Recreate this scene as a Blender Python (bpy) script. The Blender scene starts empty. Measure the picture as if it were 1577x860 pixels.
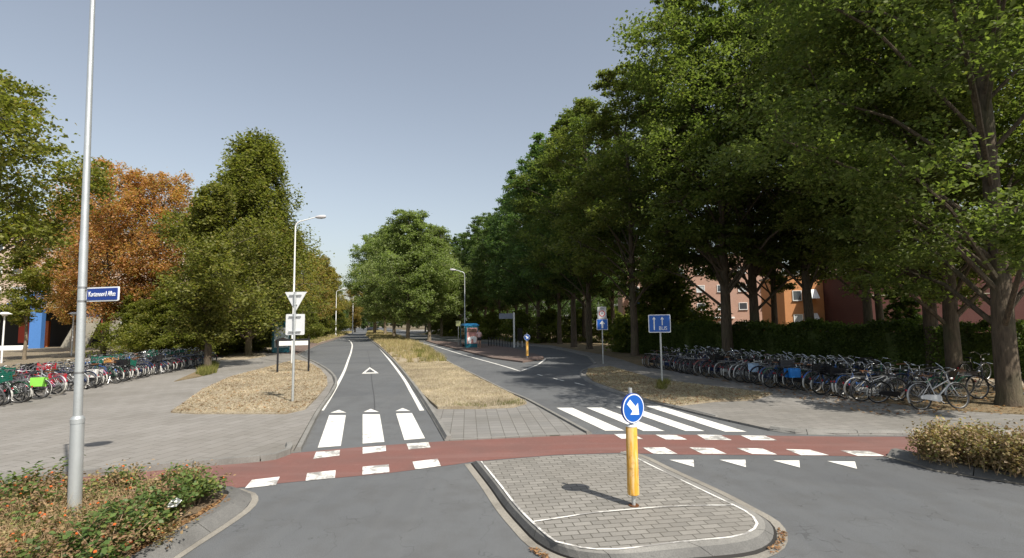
import bpy, bmesh, math, random
import numpy as np
from mathutils import Vector, Matrix, geometry
R = math.radians
random.seed(7)
S = bpy.context.scene
COL = S.collection

# ------------------------------------------------------------------ camera
PITCH = math.atan(66/788); ROLL = 0.012; F = 788.0; CAMZ = 2.5
_r = Vector((1,0,0)); _f = Vector((0,math.cos(PITCH),math.sin(PITCH))); _u = Vector((0,-math.sin(PITCH),math.cos(PITCH)))
cr = _r*math.cos(ROLL)-_u*math.sin(ROLL); cu = _u*math.cos(ROLL)+_r*math.sin(ROLL)
cam = bpy.data.cameras.new('camera'); camo = bpy.data.objects.new('camera', cam); COL.objects.link(camo)
m = Matrix((cr, cu, -_f)).transposed().to_4x4(); m.translation = (0,0,CAMZ); camo.matrix_world = m
cam.sensor_width = 36; cam.lens = 36*F/1577; cam.clip_end = 3000; cam.clip_start = .1
S.camera = camo
def G(px, py, z=0.0):                       # where a line of sight meets the ground
    d = cr*((px-788.5)/F)+cu*((430-py)/F)+_f
    t = (z-CAMZ)/d.z
    return (d.x*t, d.y*t)
# ------------------------------------------------------------------ light
SUN_EL = R(50); SUN_AZ = math.atan2(.65,-.76)          # azimuth from +Y towards +X
w = bpy.data.worlds.new('World'); S.world = w; w.use_nodes = True
nt = w.node_tree; bg = nt.nodes['Background']
sky = nt.nodes.new('ShaderNodeTexSky'); sky.sky_type = 'NISHITA'; sky.sun_disc = False
sky.sun_elevation = SUN_EL; sky.sun_rotation = SUN_AZ; sky.air_density = 1.3; sky.dust_density = 1.6; sky.ozone_density = 2.2; sky.altitude = 0
hs = nt.nodes.new('ShaderNodeHueSaturation'); hs.inputs['Saturation'].default_value = .55; hs.inputs['Value'].default_value = 1.0
nt.links.new(sky.outputs[0], hs.inputs['Color']); nt.links.new(hs.outputs[0], bg.inputs[0]); bg.inputs[1].default_value = .096
sl = bpy.data.lights.new('sun', 'SUN'); sl.energy = 4.4; sl.angle = R(.5); sl.color = (1,.94,.84)
so = bpy.data.objects.new('sun', sl); COL.objects.link(so)
sd = Vector((math.sin(SUN_AZ)*math.cos(SUN_EL), math.cos(SUN_AZ)*math.cos(SUN_EL), math.sin(SUN_EL)))
so.rotation_euler = sd.to_track_quat('Z','Y').to_euler(); so.location = (0,0,60)
S.view_settings.view_transform = 'Standard'; S.view_settings.look = 'None'; S.view_settings.gamma = 1; S.view_settings.exposure = 0.55
S.view_settings.use_curve_mapping = False
S.render.engine = 'CYCLES'
S.cycles.max_bounces = 8; S.cycles.diffuse_bounces = 6; S.cycles.transparent_max_bounces = 6; S.cycles.transmission_bounces = 4

# ------------------------------------------------------------------ materials
def mat(name, col, rough=.6, metal=0, var=.12, scale=6, bump=0, bscale=40, spec=.4, coat=0):
    M = bpy.data.materials.new(name); M.use_nodes = True; n = M.node_tree.nodes; l = M.node_tree.links
    b = n['Principled BSDF']; b.inputs['Roughness'].default_value = rough; b.inputs['Metallic'].default_value = metal
    b.inputs['Specular IOR Level'].default_value = spec; b.inputs['Coat Weight'].default_value = coat
    tc = n.new('ShaderNodeTexCoord'); no = n.new('ShaderNodeTexNoise'); no.inputs['Scale'].default_value = scale; no.inputs['Detail'].default_value = 5
    l.new(tc.outputs['Object'], no.inputs['Vector'])
    mx = n.new('ShaderNodeMix'); mx.data_type = 'RGBA'
    c = Vector(col)
    mx.inputs[6].default_value = (*(c*(1-var)),1); mx.inputs[7].default_value = (*[min(1,v*(1+var)) for v in c],1)
    l.new(no.outputs['Fac'], mx.inputs[0]); l.new(mx.outputs[2], b.inputs['Base Color'])
    if bump:
        n2 = n.new('ShaderNodeTexNoise'); n2.inputs['Scale'].default_value = bscale; n2.inputs['Detail'].default_value = 6
        l.new(tc.outputs['Object'], n2.inputs['Vector'])
        bp = n.new('ShaderNodeBump'); bp.inputs['Strength'].default_value = bump; bp.inputs['Distance'].default_value = .02
        l.new(n2.outputs['Fac'], bp.inputs['Height']); l.new(bp.outputs[0], b.inputs['Normal'])
    return M
class NB:                                   # small node helper on world position
    def __init__(s, name, rough=.85):
        s.M = bpy.data.materials.new(name); s.M.use_nodes = True; s.n = s.M.node_tree.nodes; s.l = s.M.node_tree.links
        s.b = s.n['Principled BSDF']; s.b.inputs['Roughness'].default_value = rough; s.b.inputs['Specular IOR Level'].default_value = .3
        s.pos = s.n.new('ShaderNodeNewGeometry').outputs['Position']
    def map(s, rot=0, sc=(1,1,1), loc=(0,0,0), src=None):
        m = s.n.new('ShaderNodeMapping'); m.inputs['Rotation'].default_value = (0,0,rot); m.inputs['Scale'].default_value = sc; m.inputs['Location'].default_value = loc
        s.l.new(src or s.pos, m.inputs['Vector']); return m.outputs[0]
    def noise(s, sc, det=4, vec=None, rough=.5):
        n = s.n.new('ShaderNodeTexNoise'); n.inputs['Scale'].default_value = sc; n.inputs['Detail'].default_value = det; n.inputs['Roughness'].default_value = rough
        s.l.new(vec or s.pos, n.inputs['Vector']); return n.outputs['Fac']
    def ramp(s, fac, stops):
        r = s.n.new('ShaderNodeValToRGB'); e = r.color_ramp.elements
        while len(e) < len(stops): e.new(.5)
        for i,(p,c) in enumerate(stops):
            e[i].position = p; e[i].color = (*c,1) if not isinstance(c,float) else (c,c,c,1)
        s.l.new(fac, r.inputs[0]); return r.outputs[0]
    def mix(s, fac, a, b, mode='MIX'):
        m = s.n.new('ShaderNodeMix'); m.data_type = 'RGBA'; m.blend_type = mode
        for k,v in ((0,fac),(6,a),(7,b)):
            if isinstance(v,(int,float)): m.inputs[k].default_value = v
            elif isinstance(v,tuple): m.inputs[k].default_value = (*v,1)
            else: s.l.new(v, m.inputs[k])
        return m.outputs[2]
    def math(s, op, a, b=0.0):
        m = s.n.new('ShaderNodeMath'); m.operation = op
        for k,v in ((0,a),(1,b)):
            if isinstance(v,(int,float)): m.inputs[k].default_value = v
            else: s.l.new(v, m.inputs[k])
        return m.outputs[0]
    def brick(s, vec, bw, rh, mortar=.008, off=.5, c1=(.3,.3,.3), c2=(.25,.25,.25), cm=(.1,.1,.1)):
        t = s.n.new('ShaderNodeTexBrick'); t.offset = off
        for k,v in (('Scale',1),('Brick Width',bw),('Row Height',rh),('Mortar Size',mortar),('Mortar Smooth',.3),('Bias',0)): t.inputs[k].default_value = v
        for k,v in (('Color1',c1),('Color2',c2),('Mortar',cm)): t.inputs[k].default_value = (*v,1)
        s.l.new(vec, t.inputs['Vector']); return t.outputs['Color'], t.outputs['Fac']
    def bump(s, h, st=.3, dist=.01):
        b = s.n.new('ShaderNodeBump'); b.inputs['Strength'].default_value = st; b.inputs['Distance'].default_value = dist
        s.l.new(h, b.inputs['Height']); s.l.new(b.outputs[0], s.b.inputs['Normal'])
    def out(s, c): s.l.new(c, s.b.inputs['Base Color']); return s.M

def m_asphalt():
    k = NB('asphalt', .8)
    fine = k.noise(90, 3); big = k.noise(.22, 5); mid = k.noise(1.7, 6, rough=.65); grit = k.noise(260, 2)
    st = k.noise(.55, 6, k.map(sc=(3.2,.25,1), rot=R(-14)))
    c = k.ramp(fine, [(.3,(.084,.088,.092)),(.7,(.136,.142,.148))])
    c = k.mix(k.ramp(big, [(.35,.0),(.65,.8)]), c, k.mix(1.0, c, (1.28,1.26,1.22), 'MULTIPLY'))
    c = k.mix(k.ramp(mid, [(.45,0.),(.72,.5)]), c, (.085,.083,.08))
    c = k.mix(k.ramp(st, [(.5,0.),(.78,.28)]), c, (.08,.082,.085))
    c = k.mix(k.ramp(grit, [(.68,0.),(.74,.35)]), c, (.25,.24,.22))
    tr = k.noise(.9, 5, k.map(sc=(4.5,.12,1), rot=R(12), loc=(5,1,0)))
    c = k.mix(k.ramp(tr, [(.5,0.),(.75,.16)]), c, (.16,.16,.155))
    pt = k.noise(.13, 2, k.map(loc=(9,3,0)))
    c = k.mix(k.ramp(pt, [(.56,0.),(.575,.28)]), c, (.075,.077,.082))
    sp = k.noise(14, 5, rough=.8); c = k.mix(k.ramp(sp, [(.62,0.),(.7,.3)]), c, (.055,.055,.055))
    cr_ = k.noise(1.1, 3, k.map(loc=(3,7,0)))
    crack = k.math('LESS_THAN', k.math('ABSOLUTE', k.math('SUBTRACT', cr_, .5)), .0022)
    c = k.mix(k.math('MULTIPLY', crack, .35), c, (.035,.035,.035))
    k.bump(k.math('ADD', fine, grit), .35, .006)
    return k.out(c)
def m_redpath():
    k = NB('red_asphalt', .85)
    c = k.ramp(k.noise(80,3), [(.3,(.155,.072,.06)),(.7,(.22,.104,.088))])
    c = k.mix(k.ramp(k.noise(.9,6,rough=.6), [(.4,0.),(.7,.75)]), c, (.145,.085,.075))
    c = k.mix(k.ramp(k.noise(.9,5,k.map(sc=(.3,3,1),rot=R(-5)),.6), [(.5,0.),(.7,.4)]), c, (.24,.15,.135))
    c = k.mix(k.ramp(k.noise(7,5), [(.6,0.),(.75,.3)]), c, (.26,.15,.13))
    k.bump(k.noise(200,2), .3, .006); return k.out(c)
def m_paint(worn=.42, name='road_paint', centre=False):
    k = NB(name, .7)
    c = k.ramp(k.noise(3,5), [(.3,(.66,.64,.59)),(.7,(.80,.79,.75))])
    f = k.ramp(k.noise(2.3,8,rough=.72), [(1-worn,0.),(1-worn+.09,.75)])
    c = k.mix(f, c, (.13,.12,.115)); f2 = k.ramp(k.noise(34,6,rough=.7), [(.62,0.),(.70,.5)])
    return k.out(k.mix(f2, c, (.2,.19,.18)))
def m_tiles(name, rot, bw, rh, off, c1, c2, mortar=.008, cm=(.09,.085,.07), dirt=(.13,.12,.1), loc=(0,0,0)):
    k = NB(name, .85); v = k.map(rot=rot, loc=loc)
    c, f = k.brick(v, bw, rh, mortar, off, c1, c2, cm)
    c = k.mix(k.ramp(k.noise(.35,6,rough=.6), [(.42,0.),(.7,.55)]), c, dirt)
    c = k.mix(k.ramp(k.noise(1.6,6,rough=.7), [(.5,0.),(.68,.38)]), c, tuple(x*.72 for x in c1))
    c = k.mix(k.ramp(k.noise(60,4), [(.3,.25),(.6,0.)]), c, tuple(x*.5 for x in c1))
    inv = k.math('SUBTRACT', 1.0, f)
    k.bump(k.math('ADD', inv, k.math('MULTIPLY', k.noise(120,3), .25)), .6, .008)
    return k.out(c)
def m_concrete(name, c0, c1):
    k = NB(name, .85)
    c = k.ramp(k.noise(70,4), [(.3,c0),(.7,c1)])
    c = k.mix(k.ramp(k.noise(1.3,7,rough=.68), [(.42,0.),(.68,.6)]), c, tuple(x*.6 for x in c0))
    v = k.noise(9,6,rough=.7); c = k.mix(k.ramp(v,[(.62,0.),(.7,.5)]), c, tuple(x*.45 for x in c0))
    k.bump(k.noise(90,4), .35, .006); return k.out(c)
def m_ground(name, cols, patch, psc=.5):
    k = NB(name, .95)
    c = k.ramp(k.noise(26,7,rough=.75), [(.28,cols[0]),(.5,cols[1]),(.72,cols[2])])
    c = k.mix(k.ramp(k.noise(psc,6,rough=.65), [(.45,0.),(.66,.75)]), c, patch)
    c = k.mix(k.ramp(k.noise(6,6,rough=.7), [(.55,0.),(.7,.5)]), c, tuple(x*.55 for x in cols[0]))
    k.bump(k.noise(40,6,rough=.75), .8, .04); return k.out(c)
def m_leaf(name, dark, light, odd, oddf=.1, trans=.48, rough=.5, spec=.35):
    M = bpy.data.materials.new(name); M.use_nodes = True; n = M.node_tree.nodes; l = M.node_tree.links
    b = n['Principled BSDF']; b.inputs['Roughness'].default_value = rough; b.inputs['Specular IOR Level'].default_value = spec
    g = n.new('ShaderNodeNewGeometry'); oi = n.new('ShaderNodeObjectInfo')
    no = n.new('ShaderNodeTexNoise'); no.inputs['Scale'].default_value = .55; no.inputs['Detail'].default_value = 3; l.new(g.outputs['Position'], no.inputs['Vector'])
    r = n.new('ShaderNodeValToRGB'); e = r.color_ramp.elements; e[0].position = 0; e[0].color = (*dark,1); e[1].position = 1-oddf; e[1].color = (*light,1)
    x = e.new(1.0); x.color = (*odd,1)
    l.new(g.outputs['Random Per Island'], r.inputs[0])
    rm = n.new('ShaderNodeMapRange'); rm.inputs[1].default_value = .3; rm.inputs[2].default_value = .7; rm.inputs[3].default_value = .75; rm.inputs[4].default_value = 1.35
    l.new(no.outputs['Fac'], rm.inputs[0])
    hv = n.new('ShaderNodeHueSaturation'); l.new(r.outputs[0], hv.inputs['Color']); l.new(rm.outputs[0], hv.inputs['Value'])
    hm = n.new('ShaderNodeMapRange'); hm.inputs[3].default_value = .485; hm.inputs[4].default_value = .512; l.new(oi.outputs['Random'], hm.inputs[0]); l.new(hm.outputs[0], hv.inputs['Hue'])
    l.new(hv.outputs[0], b.inputs['Base Color'])
    t = n.new('ShaderNodeBsdfTranslucent'); tm = n.new('ShaderNodeMix'); tm.data_type = 'RGBA'; tm.blend_type = 'MULTIPLY'; tm.inputs[0].default_value = 1
    l.new(hv.outputs[0], tm.inputs[6]); tm.inputs[7].default_value = (1.5,1.7,.85,1); l.new(tm.outputs[2], t.inputs['Color'])
    ms = n.new('ShaderNodeMixShader'); ms.inputs[0].default_value = trans
    l.new(b.outputs[0], ms.inputs[1]); l.new(t.outputs[0], ms.inputs[2]); l.new(ms.outputs[0], n['Material Output'].inputs[0])
    return M
def m_bark(name, c0, c1):
    k = NB(name, .9); tc = k.n.new('ShaderNodeTexCoord').outputs['Object']
    v = k.map(sc=(14,14,2.2), src=tc); nz = k.noise(1,7,v,.7)
    c = k.ramp(nz, [(.35,c0),(.68,c1)]); c = k.mix(k.ramp(k.noise(.8,4), [(.5,0.),(.7,.4)]), c, (.09,.1,.05))
    k.bump(nz, .9, .05); return k.out(c)
def m_brick(name, c1, c2, cm, bw=.24, rh=.075):
    k = NB(name, .9); tc = k.n.new('ShaderNodeTexCoord').outputs['Object']
    mp = k.n.new('ShaderNodeMapping'); mp.inputs['Rotation'].default_value = (R(90),0,0); k.l.new(tc, mp.inputs['Vector'])
    c, f = k.brick(mp.outputs[0], bw, rh, .01, .5, c1, c2, cm)
    c = k.mix(k.ramp(k.noise(.7,5), [(.4,0.),(.7,.4)]), c, tuple(x*.8 for x in c1)); return k.out(c)
MT = dict(
 asphalt=m_asphalt(), red=m_redpath(), paint=m_paint(.42), paintworn=m_paint(.515,'worn_road_paint'),
 tile=m_tiles('pavement_tiles', R(-76), .6,.3, .5, (.27,.255,.235),(.235,.22,.2), .007),
 tilem=m_tiles('median_tiles', R(-5), .3,.3, 0, (.25,.24,.225),(.20,.195,.185), .008, loc=(.1,.1,0)),
 tiler=m_tiles('right_pavement_tiles', R(-12), .3,.3, .5, (.26,.245,.225),(.21,.2,.185), .006),
 block=m_tiles('island_blocks', R(-9), .22,.115, .5, (.28,.265,.24),(.20,.19,.172), .008, dirt=(.17,.155,.13)),
 pink=m_tiles('platform_bricks', R(3), .2,.1, .5, (.22,.15,.13),(.18,.13,.11)),
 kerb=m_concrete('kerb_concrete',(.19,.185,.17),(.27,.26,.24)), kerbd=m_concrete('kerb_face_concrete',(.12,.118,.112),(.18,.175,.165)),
 gutter=m_concrete('gutter_concrete',(.22,.2,.17),(.32,.3,.26)), conc=m_concrete('building_concrete',(.27,.25,.2),(.36,.33,.27)),
 soil=m_ground('dry_soil',[(.09,.07,.045),(.17,.135,.085),(.26,.21,.13)],(.12,.1,.06),.3),
 dry=m_ground('dry_grass_ground',[(.20,.16,.11),(.37,.31,.22),(.52,.46,.36)],(.24,.18,.11),1.3),
 leaflit=m_ground('leaf_litter_ground',[(.10,.075,.042),(.22,.165,.095),(.40,.30,.18)],(.13,.11,.06),.9),
 bed=m_ground('bed_soil',[(.10,.07,.045),(.19,.14,.09),(.33,.25,.16)],(.15,.10,.06),1.5),
 oak=m_leaf('oak_leaves',(.078,.104,.028),(.165,.19,.055),(.16,.16,.04)),
 oak2=m_leaf('dark_oak_leaves',(.06,.10,.036),(.13,.18,.066),(.12,.14,.04)),
 lime=m_leaf('median_tree_leaves',(.13,.165,.06),(.24,.28,.11),(.15,.16,.06)),
 beech=m_leaf('copper_leaves',(.30,.14,.055),(.48,.26,.11),(.2,.21,.06),.3),
 horn=m_leaf('hornbeam_leaves',(.10,.11,.03),(.215,.205,.055),(.22,.17,.045),.12),
 leftg=m_leaf('left_tree_leaves',(.10,.12,.025),(.22,.23,.05),(.24,.19,.04),.15),
 autumn=m_leaf('yellowing_leaves',(.13,.13,.035),(.30,.24,.07),(.42,.25,.09),.25),
 shrub=m_leaf('shrub_leaves',(.08,.10,.02),(.18,.19,.04),(.18,.15,.035),.1),
 hedge=m_leaf('hedge_leaves',(.05,.082,.02),(.12,.17,.04),(.08,.11,.02)),
 rose=m_leaf('rose_leaves',(.055,.095,.022),(.125,.175,.045),(.22,.2,.04),.12,.25),
 dryleaf=m_leaf('dry_leaves',(.14,.085,.045),(.33,.21,.12),(.22,.2,.07),.3,.25),
 barb=m_leaf('dry_hedge_leaves',(.15,.10,.05),(.36,.26,.15),(.17,.19,.06),.4,.3),
 blade=m_leaf('dry_grass_blades',(.26,.20,.13),(.55,.485,.37),(.2,.18,.08),.2,.2,.8,.1),
 tallg=m_leaf('tall_grass_blades',(.24,.18,.09),(.46,.37,.21),(.17,.2,.05),.3,.2,.8,.1),
 greeng=m_leaf('green_grass_blades',(.07,.09,.02),(.17,.18,.05),(.3,.24,.1),.3,.2,.8,.1),
 litter=m_leaf('fallen_leaves',(.12,.07,.03),(.32,.2,.09),(.16,.08,.05),.3,.1,.8,.1),
 bark=m_bark('bark',(.055,.042,.03),(.15,.115,.08)), barkl=m_bark('pale_bark',(.12,.095,.065),(.26,.21,.15)),
 hip=mat('rose_hip',(.6,.13,.03),.4), stem=mat('dry_stem',(.28,.2,.12),.8), 
 galv=mat('galvanised_steel',(.50,.52,.52),.42,.55,.14,9,.08,60), alu=mat('aluminium_back',(.68,.69,.69),.5,.1,.06,4),
 white=mat('white_paint',(.78,.78,.76),.5,0,.06), offw=mat('cream_enamel',(.55,.54,.50),.4,0,.08),
 black=mat('black_paint',(.015,.015,.017),.4,0,.2), rubber=mat('tyre_rubber',(.022,.021,.02),.75,0,.2), greyrub=mat('grey_tyre',(.22,.205,.18),.8),
 chrome=mat('chrome',(.62,.62,.62),.25,.9,.08), rimst=mat('rim_metal',(.22,.22,.22),.4,.7,.1), steel=mat('spoke_steel',(.35,.35,.35),.35,.8),
 blue=mat('sign_blue',(.012,.10,.42),.35,0,.04), blued=mat('nameplate_blue',(.012,.045,.26),.35,0,.04), swhite=mat('sign_white',(.8,.81,.81),.4,0,.03),
 sred=mat('sign_red',(.5,.03,.03),.4), greyp=mat('zone_grey',(.5,.49,.5),.5),
 teal=mat('shelter_teal',(.012,.13,.18),.4), bluebr=mat('shelter_blue',(.015,.15,.33),.4), dark=mat('dark_interior',(.02,.018,.016),.8),
 col_blue=mat('column_blue',(.07,.19,.46),.5), orange=mat('orange_render',(.52,.24,.10),.8,0,.1,2), tan=mat('tan_panel',(.47,.36,.29),.8,0,.08,.6),
 pinkb=m_brick('pale_brick',(.44,.25,.18),(.36,.2,.145),(.4,.33,.28)), maroon=m_brick('maroon_brick',(.075,.022,.018),(.06,.018,.016),(.12,.07,.06)),
 pinkr=m_brick('pink_brick',(.48,.29,.22),(.42,.25,.19),(.42,.36,.3)),
 skin=mat('skin',(.5,.3,.22),.6), shirt=mat('pink_shirt',(.62,.42,.42),.8), shorts=mat('dark_shorts',(.02,.02,.025),.8), hair=mat('hair',(.05,.03,.02),.7),
 litterw=mat('white_plastic',(.8,.8,.78),.5), poster=mat('poster_rose',(.45,.22,.2),.4,0,.5,1.6), poster2=mat('poster_sky',(.42,.5,.55),.4,0,.6,1.3), posterd=mat('poster_dark',(.12,.07,.05),.4,0,.5,3),
 leather=mat('brown_leather',(.12,.05,.02),.5), crateg=mat('green_crate',(.01,.11,.075),.5), lime_c=mat('lime_crate',(.2,.5,.06),.5), cratew=mat('white_crate',(.65,.63,.6),.5),
 cratewood=mat('wood_crate',(.45,.22,.06),.7), bagblue=mat('blue_bag',(.02,.2,.6),.5), bagpale=mat('pale_blue_bag',(.35,.5,.68),.6), redplast=mat('red_plastic',(.42,.02,.035),.45),
)
def glass(name, col=(.05,.06,.07)):
    M = mat(name, col, .08, 0, .3, .7, spec=.8); return M
MT['glass'] = glass('window_glass'); MT['blind'] = mat('window_blind',(.4,.42,.42),.7)
def m_clear():
    M = bpy.data.materials.new('clear_glass'); M.use_nodes = True; n = M.node_tree.nodes; l = M.node_tree.links
    t = n.new('ShaderNodeBsdfTransparent'); t.inputs[0].default_value = (.75,.82,.82,1); g = n.new('ShaderNodeBsdfGlossy'); g.inputs['Roughness'].default_value = .05
    ms = n.new('ShaderNodeMixShader'); fr = n.new('ShaderNodeFresnel'); l.new(fr.outputs[0], ms.inputs[0]); l.new(t.outputs[0], ms.inputs[1]); l.new(g.outputs[0], ms.inputs[2]); l.new(ms.outputs[0], n['Material Output'].inputs[0])
    return M
MT['clear'] = m_clear()
def m_yellow():
    k = NB('bollard_yellow', .55); tc = k.n.new('ShaderNodeTexCoord').outputs['Object']
    c = k.ramp(k.noise(3,5,tc), [(.3,(.62,.30,.03)),(.7,(.70,.38,.06))])
    v = k.noise(1,6,k.map(sc=(25,25,2.5),src=tc),.6); c = k.mix(k.ramp(v,[(.48,0.),(.66,.8)]), c, (.68,.52,.27))
    v = k.noise(11,6,tc,.75); c = k.mix(k.ramp(v,[(.56,0.),(.66,.75)]), c, (.30,.17,.06)); return k.out(c)
MT['yellow'] = m_yellow()

# ------------------------------------------------------------------ mesh builder
class MB:
    def __init__(s): s.v=[]; s.f=[]; s.mi=[]; s.mats=[]
    def _m(s, m):
        if m not in s.mats: s.mats.append(m)
        return s.mats.index(m)
    def add(s, vs, fs, m):
        o = len(s.v); i = s._m(m); s.v += [tuple(v) for v in vs]; s.f += [tuple(a+o for a in f) for f in fs]; s.mi += [i]*len(fs); return s
    def box(s, c, d, m, rz=0, M=None):
        x,y,z = d[0]/2,d[1]/2,d[2]/2
        vs = [Vector((a*x,b*y,e*z)) for e in (-1,1) for a,b in ((-1,-1),(1,-1),(1,1),(-1,1))]
        rot = M if M is not None else Matrix.Rotation(rz,3,'Z')
        vs = [rot@v+Vector(c) for v in vs]
        return s.add(vs, [(3,2,1,0),(4,5,6,7),(0,1,5,4),(1,2,6,5),(2,3,7,6),(3,0,4,7)], m)
    def tube(s, pts, r, m, n=8, cap=True, closed=False):
        pts = [Vector(p) for p in pts]; k = len(pts); rs = r if isinstance(r,(list,tuple)) else [r]*k
        vs=[]; fs=[]; prev=None
        for i,p in enumerate(pts):
            if closed: t = pts[(i+1)%k]-pts[i-1]
            else: t = pts[min(i+1,k-1)]-pts[max(i-1,0)]
            t.normalize()
            if prev is None:
                a = Vector((0,0,1)) if abs(t.z)<.9 else Vector((1,0,0)); u = t.cross(a).normalized()
            else: u = (prev-t*prev.dot(t)).normalized()
            prev = u; w_ = t.cross(u)
            for j in range(n):
                an = 2*math.pi*j/n; vs.append(p+(u*math.cos(an)+w_*math.sin(an))*rs[i])
        for i in range(k if closed else k-1):
            a=i*n; b=((i+1)%k)*n
            for j in range(n): fs.append((a+j,a+(j+1)%n,b+(j+1)%n,b+j))
        if cap and not closed: fs.append(tuple(range(n))[::-1]); fs.append(tuple((k-1)*n+j for j in range(n)))
        return s.add(vs, fs, m)
    def prism(s, poly, z0, z1, m, mt=None):
        n=len(poly); tri = geometry.tessellate_polygon([[Vector((p[0],p[1],0)) for p in poly]])
        area = sum(poly[i][0]*poly[(i+1)%n][1]-poly[(i+1)%n][0]*poly[i][1] for i in range(n))
        vs=[(p[0],p[1],z1) for p in poly]; fs=[]
        for t in tri:
            a,b,c=[Vector(poly[i]).to_2d() for i in t]
            cr_=(b-a).cross(c-a); fs.append(tuple(t) if cr_>0 else tuple(reversed(t)))
        s.add(vs, fs, m)
        if z0 is not None:
            vs=[(p[0],p[1],z0) for p in poly]+[(p[0],p[1],z1) for p in poly]
            fs=[(i,(i+1)%n,n+(i+1)%n,n+i) if area>0 else (n+i,n+(i+1)%n,(i+1)%n,i) for i in range(n)]
            s.add(vs, fs, m)
        return s
    def plate(s, poly, M4, th, m):           # a flat 2D outline (x,z) with thickness, front towards -y, placed by M4
        n=len(poly); tri = geometry.tessellate_polygon([[Vector((p[0],p[1],0)) for p in poly]])
        vs=[M4@Vector((p[0],0,p[1])) for p in poly]+[M4@Vector((p[0],th,p[1])) for p in poly]
        fs=[tuple(t) for t in tri]+[tuple(n+i for i in reversed(t)) for t in tri]+[(i,(i+1)%n,n+(i+1)%n,n+i) for i in range(n)]
        return s.add(vs, fs, m)
    def mesh(s, name, smooth=False):
        me=bpy.data.meshes.new(name); me.from_pydata([tuple(v) for v in s.v],[],s.f)
        for m in s.mats: me.materials.append(m)
        me.polygons.foreach_set('material_index', s.mi)
        bm=bmesh.new(); bm.from_mesh(me); bmesh.ops.recalc_face_normals(bm, faces=bm.faces) if smooth!='keep' else None; bm.to_mesh(me); bm.free()
        if smooth is True:
            me.polygons.foreach_set('use_smooth',[True]*len(me.polygons)); 
            try: me.set_sharp_from_angle(angle=R(40))
            except Exception: pass
        me.update(); return me
    def build(s, name, parent=None, smooth=False, loc=None):
        o=bpy.data.objects.new(name, s.mesh(name, smooth)); COL.objects.link(o)
        if parent: o.parent=parent
        if loc: o.location=loc
        return o
def tag(o, label=None, cat=None, group=None, kind=None):
    if label: o['label']=label
    if cat: o['category']=cat
    if group: o['group']=group
    if kind: o['kind']=kind
    return o
def empty(name, loc=(0,0,0), rz=0, label=None, cat=None, group=None):
    o=bpy.data.objects.new(name,None); o.empty_display_size=.2; COL.objects.link(o); o.location=loc; o.rotation_euler=(0,0,rz); return tag(o,label,cat,group)
def link(name, me, parent=None):
    o=bpy.data.objects.new(name,me); COL.objects.link(o)
    if parent: o.parent=parent
    return o
KIDS={}
def copy_tree(o, parent=None):
    c=o.copy(); COL.objects.link(c)
    if parent: c.parent=parent
    for ch in o.children: copy_tree(ch,c)
    return c
def quads(name, V, mats, mi=None, tri=False):
    k=3 if tri else 4; n=len(V)//k
    me=bpy.data.meshes.new(name); me.vertices.add(len(V)); me.vertices.foreach_set('co', V.astype(np.float32).ravel())
    me.loops.add(len(V)); me.loops.foreach_set('vertex_index', np.arange(len(V),dtype=np.int32))
    me.polygons.add(n); me.polygons.foreach_set('loop_start', np.arange(0,len(V),k,dtype=np.int32))
    for m in mats: me.materials.append(m)
    if mi is not None: me.polygons.foreach_set('material_index', mi.astype(np.int32))
    me.update(calc_edges=True); me.validate(); return me
def leaves(C, L, W, rng, up=.5):
    n=len(C); N=rng.normal(size=(n,3)); N/=np.linalg.norm(N,axis=1)[:,None]; N[:,2]=np.abs(N[:,2])+up; N/=np.linalg.norm(N,axis=1)[:,None]
    A=rng.normal(size=(n,3)); U=np.cross(N,A); U/=np.linalg.norm(U,axis=1)[:,None]; Vv=np.cross(N,U)
    s=rng.uniform(.65,1.3,n)[:,None]; U*=L*s*.5; Vv*=W*s*.5; B=-N*(L*.12)*s
    V=np.empty((n,4,3)); V[:,0]=C+U+B; V[:,1]=C+Vv-U*.1; V[:,2]=C-U+B; V[:,3]=C-Vv-U*.1
    return V.reshape(-1,3)

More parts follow.
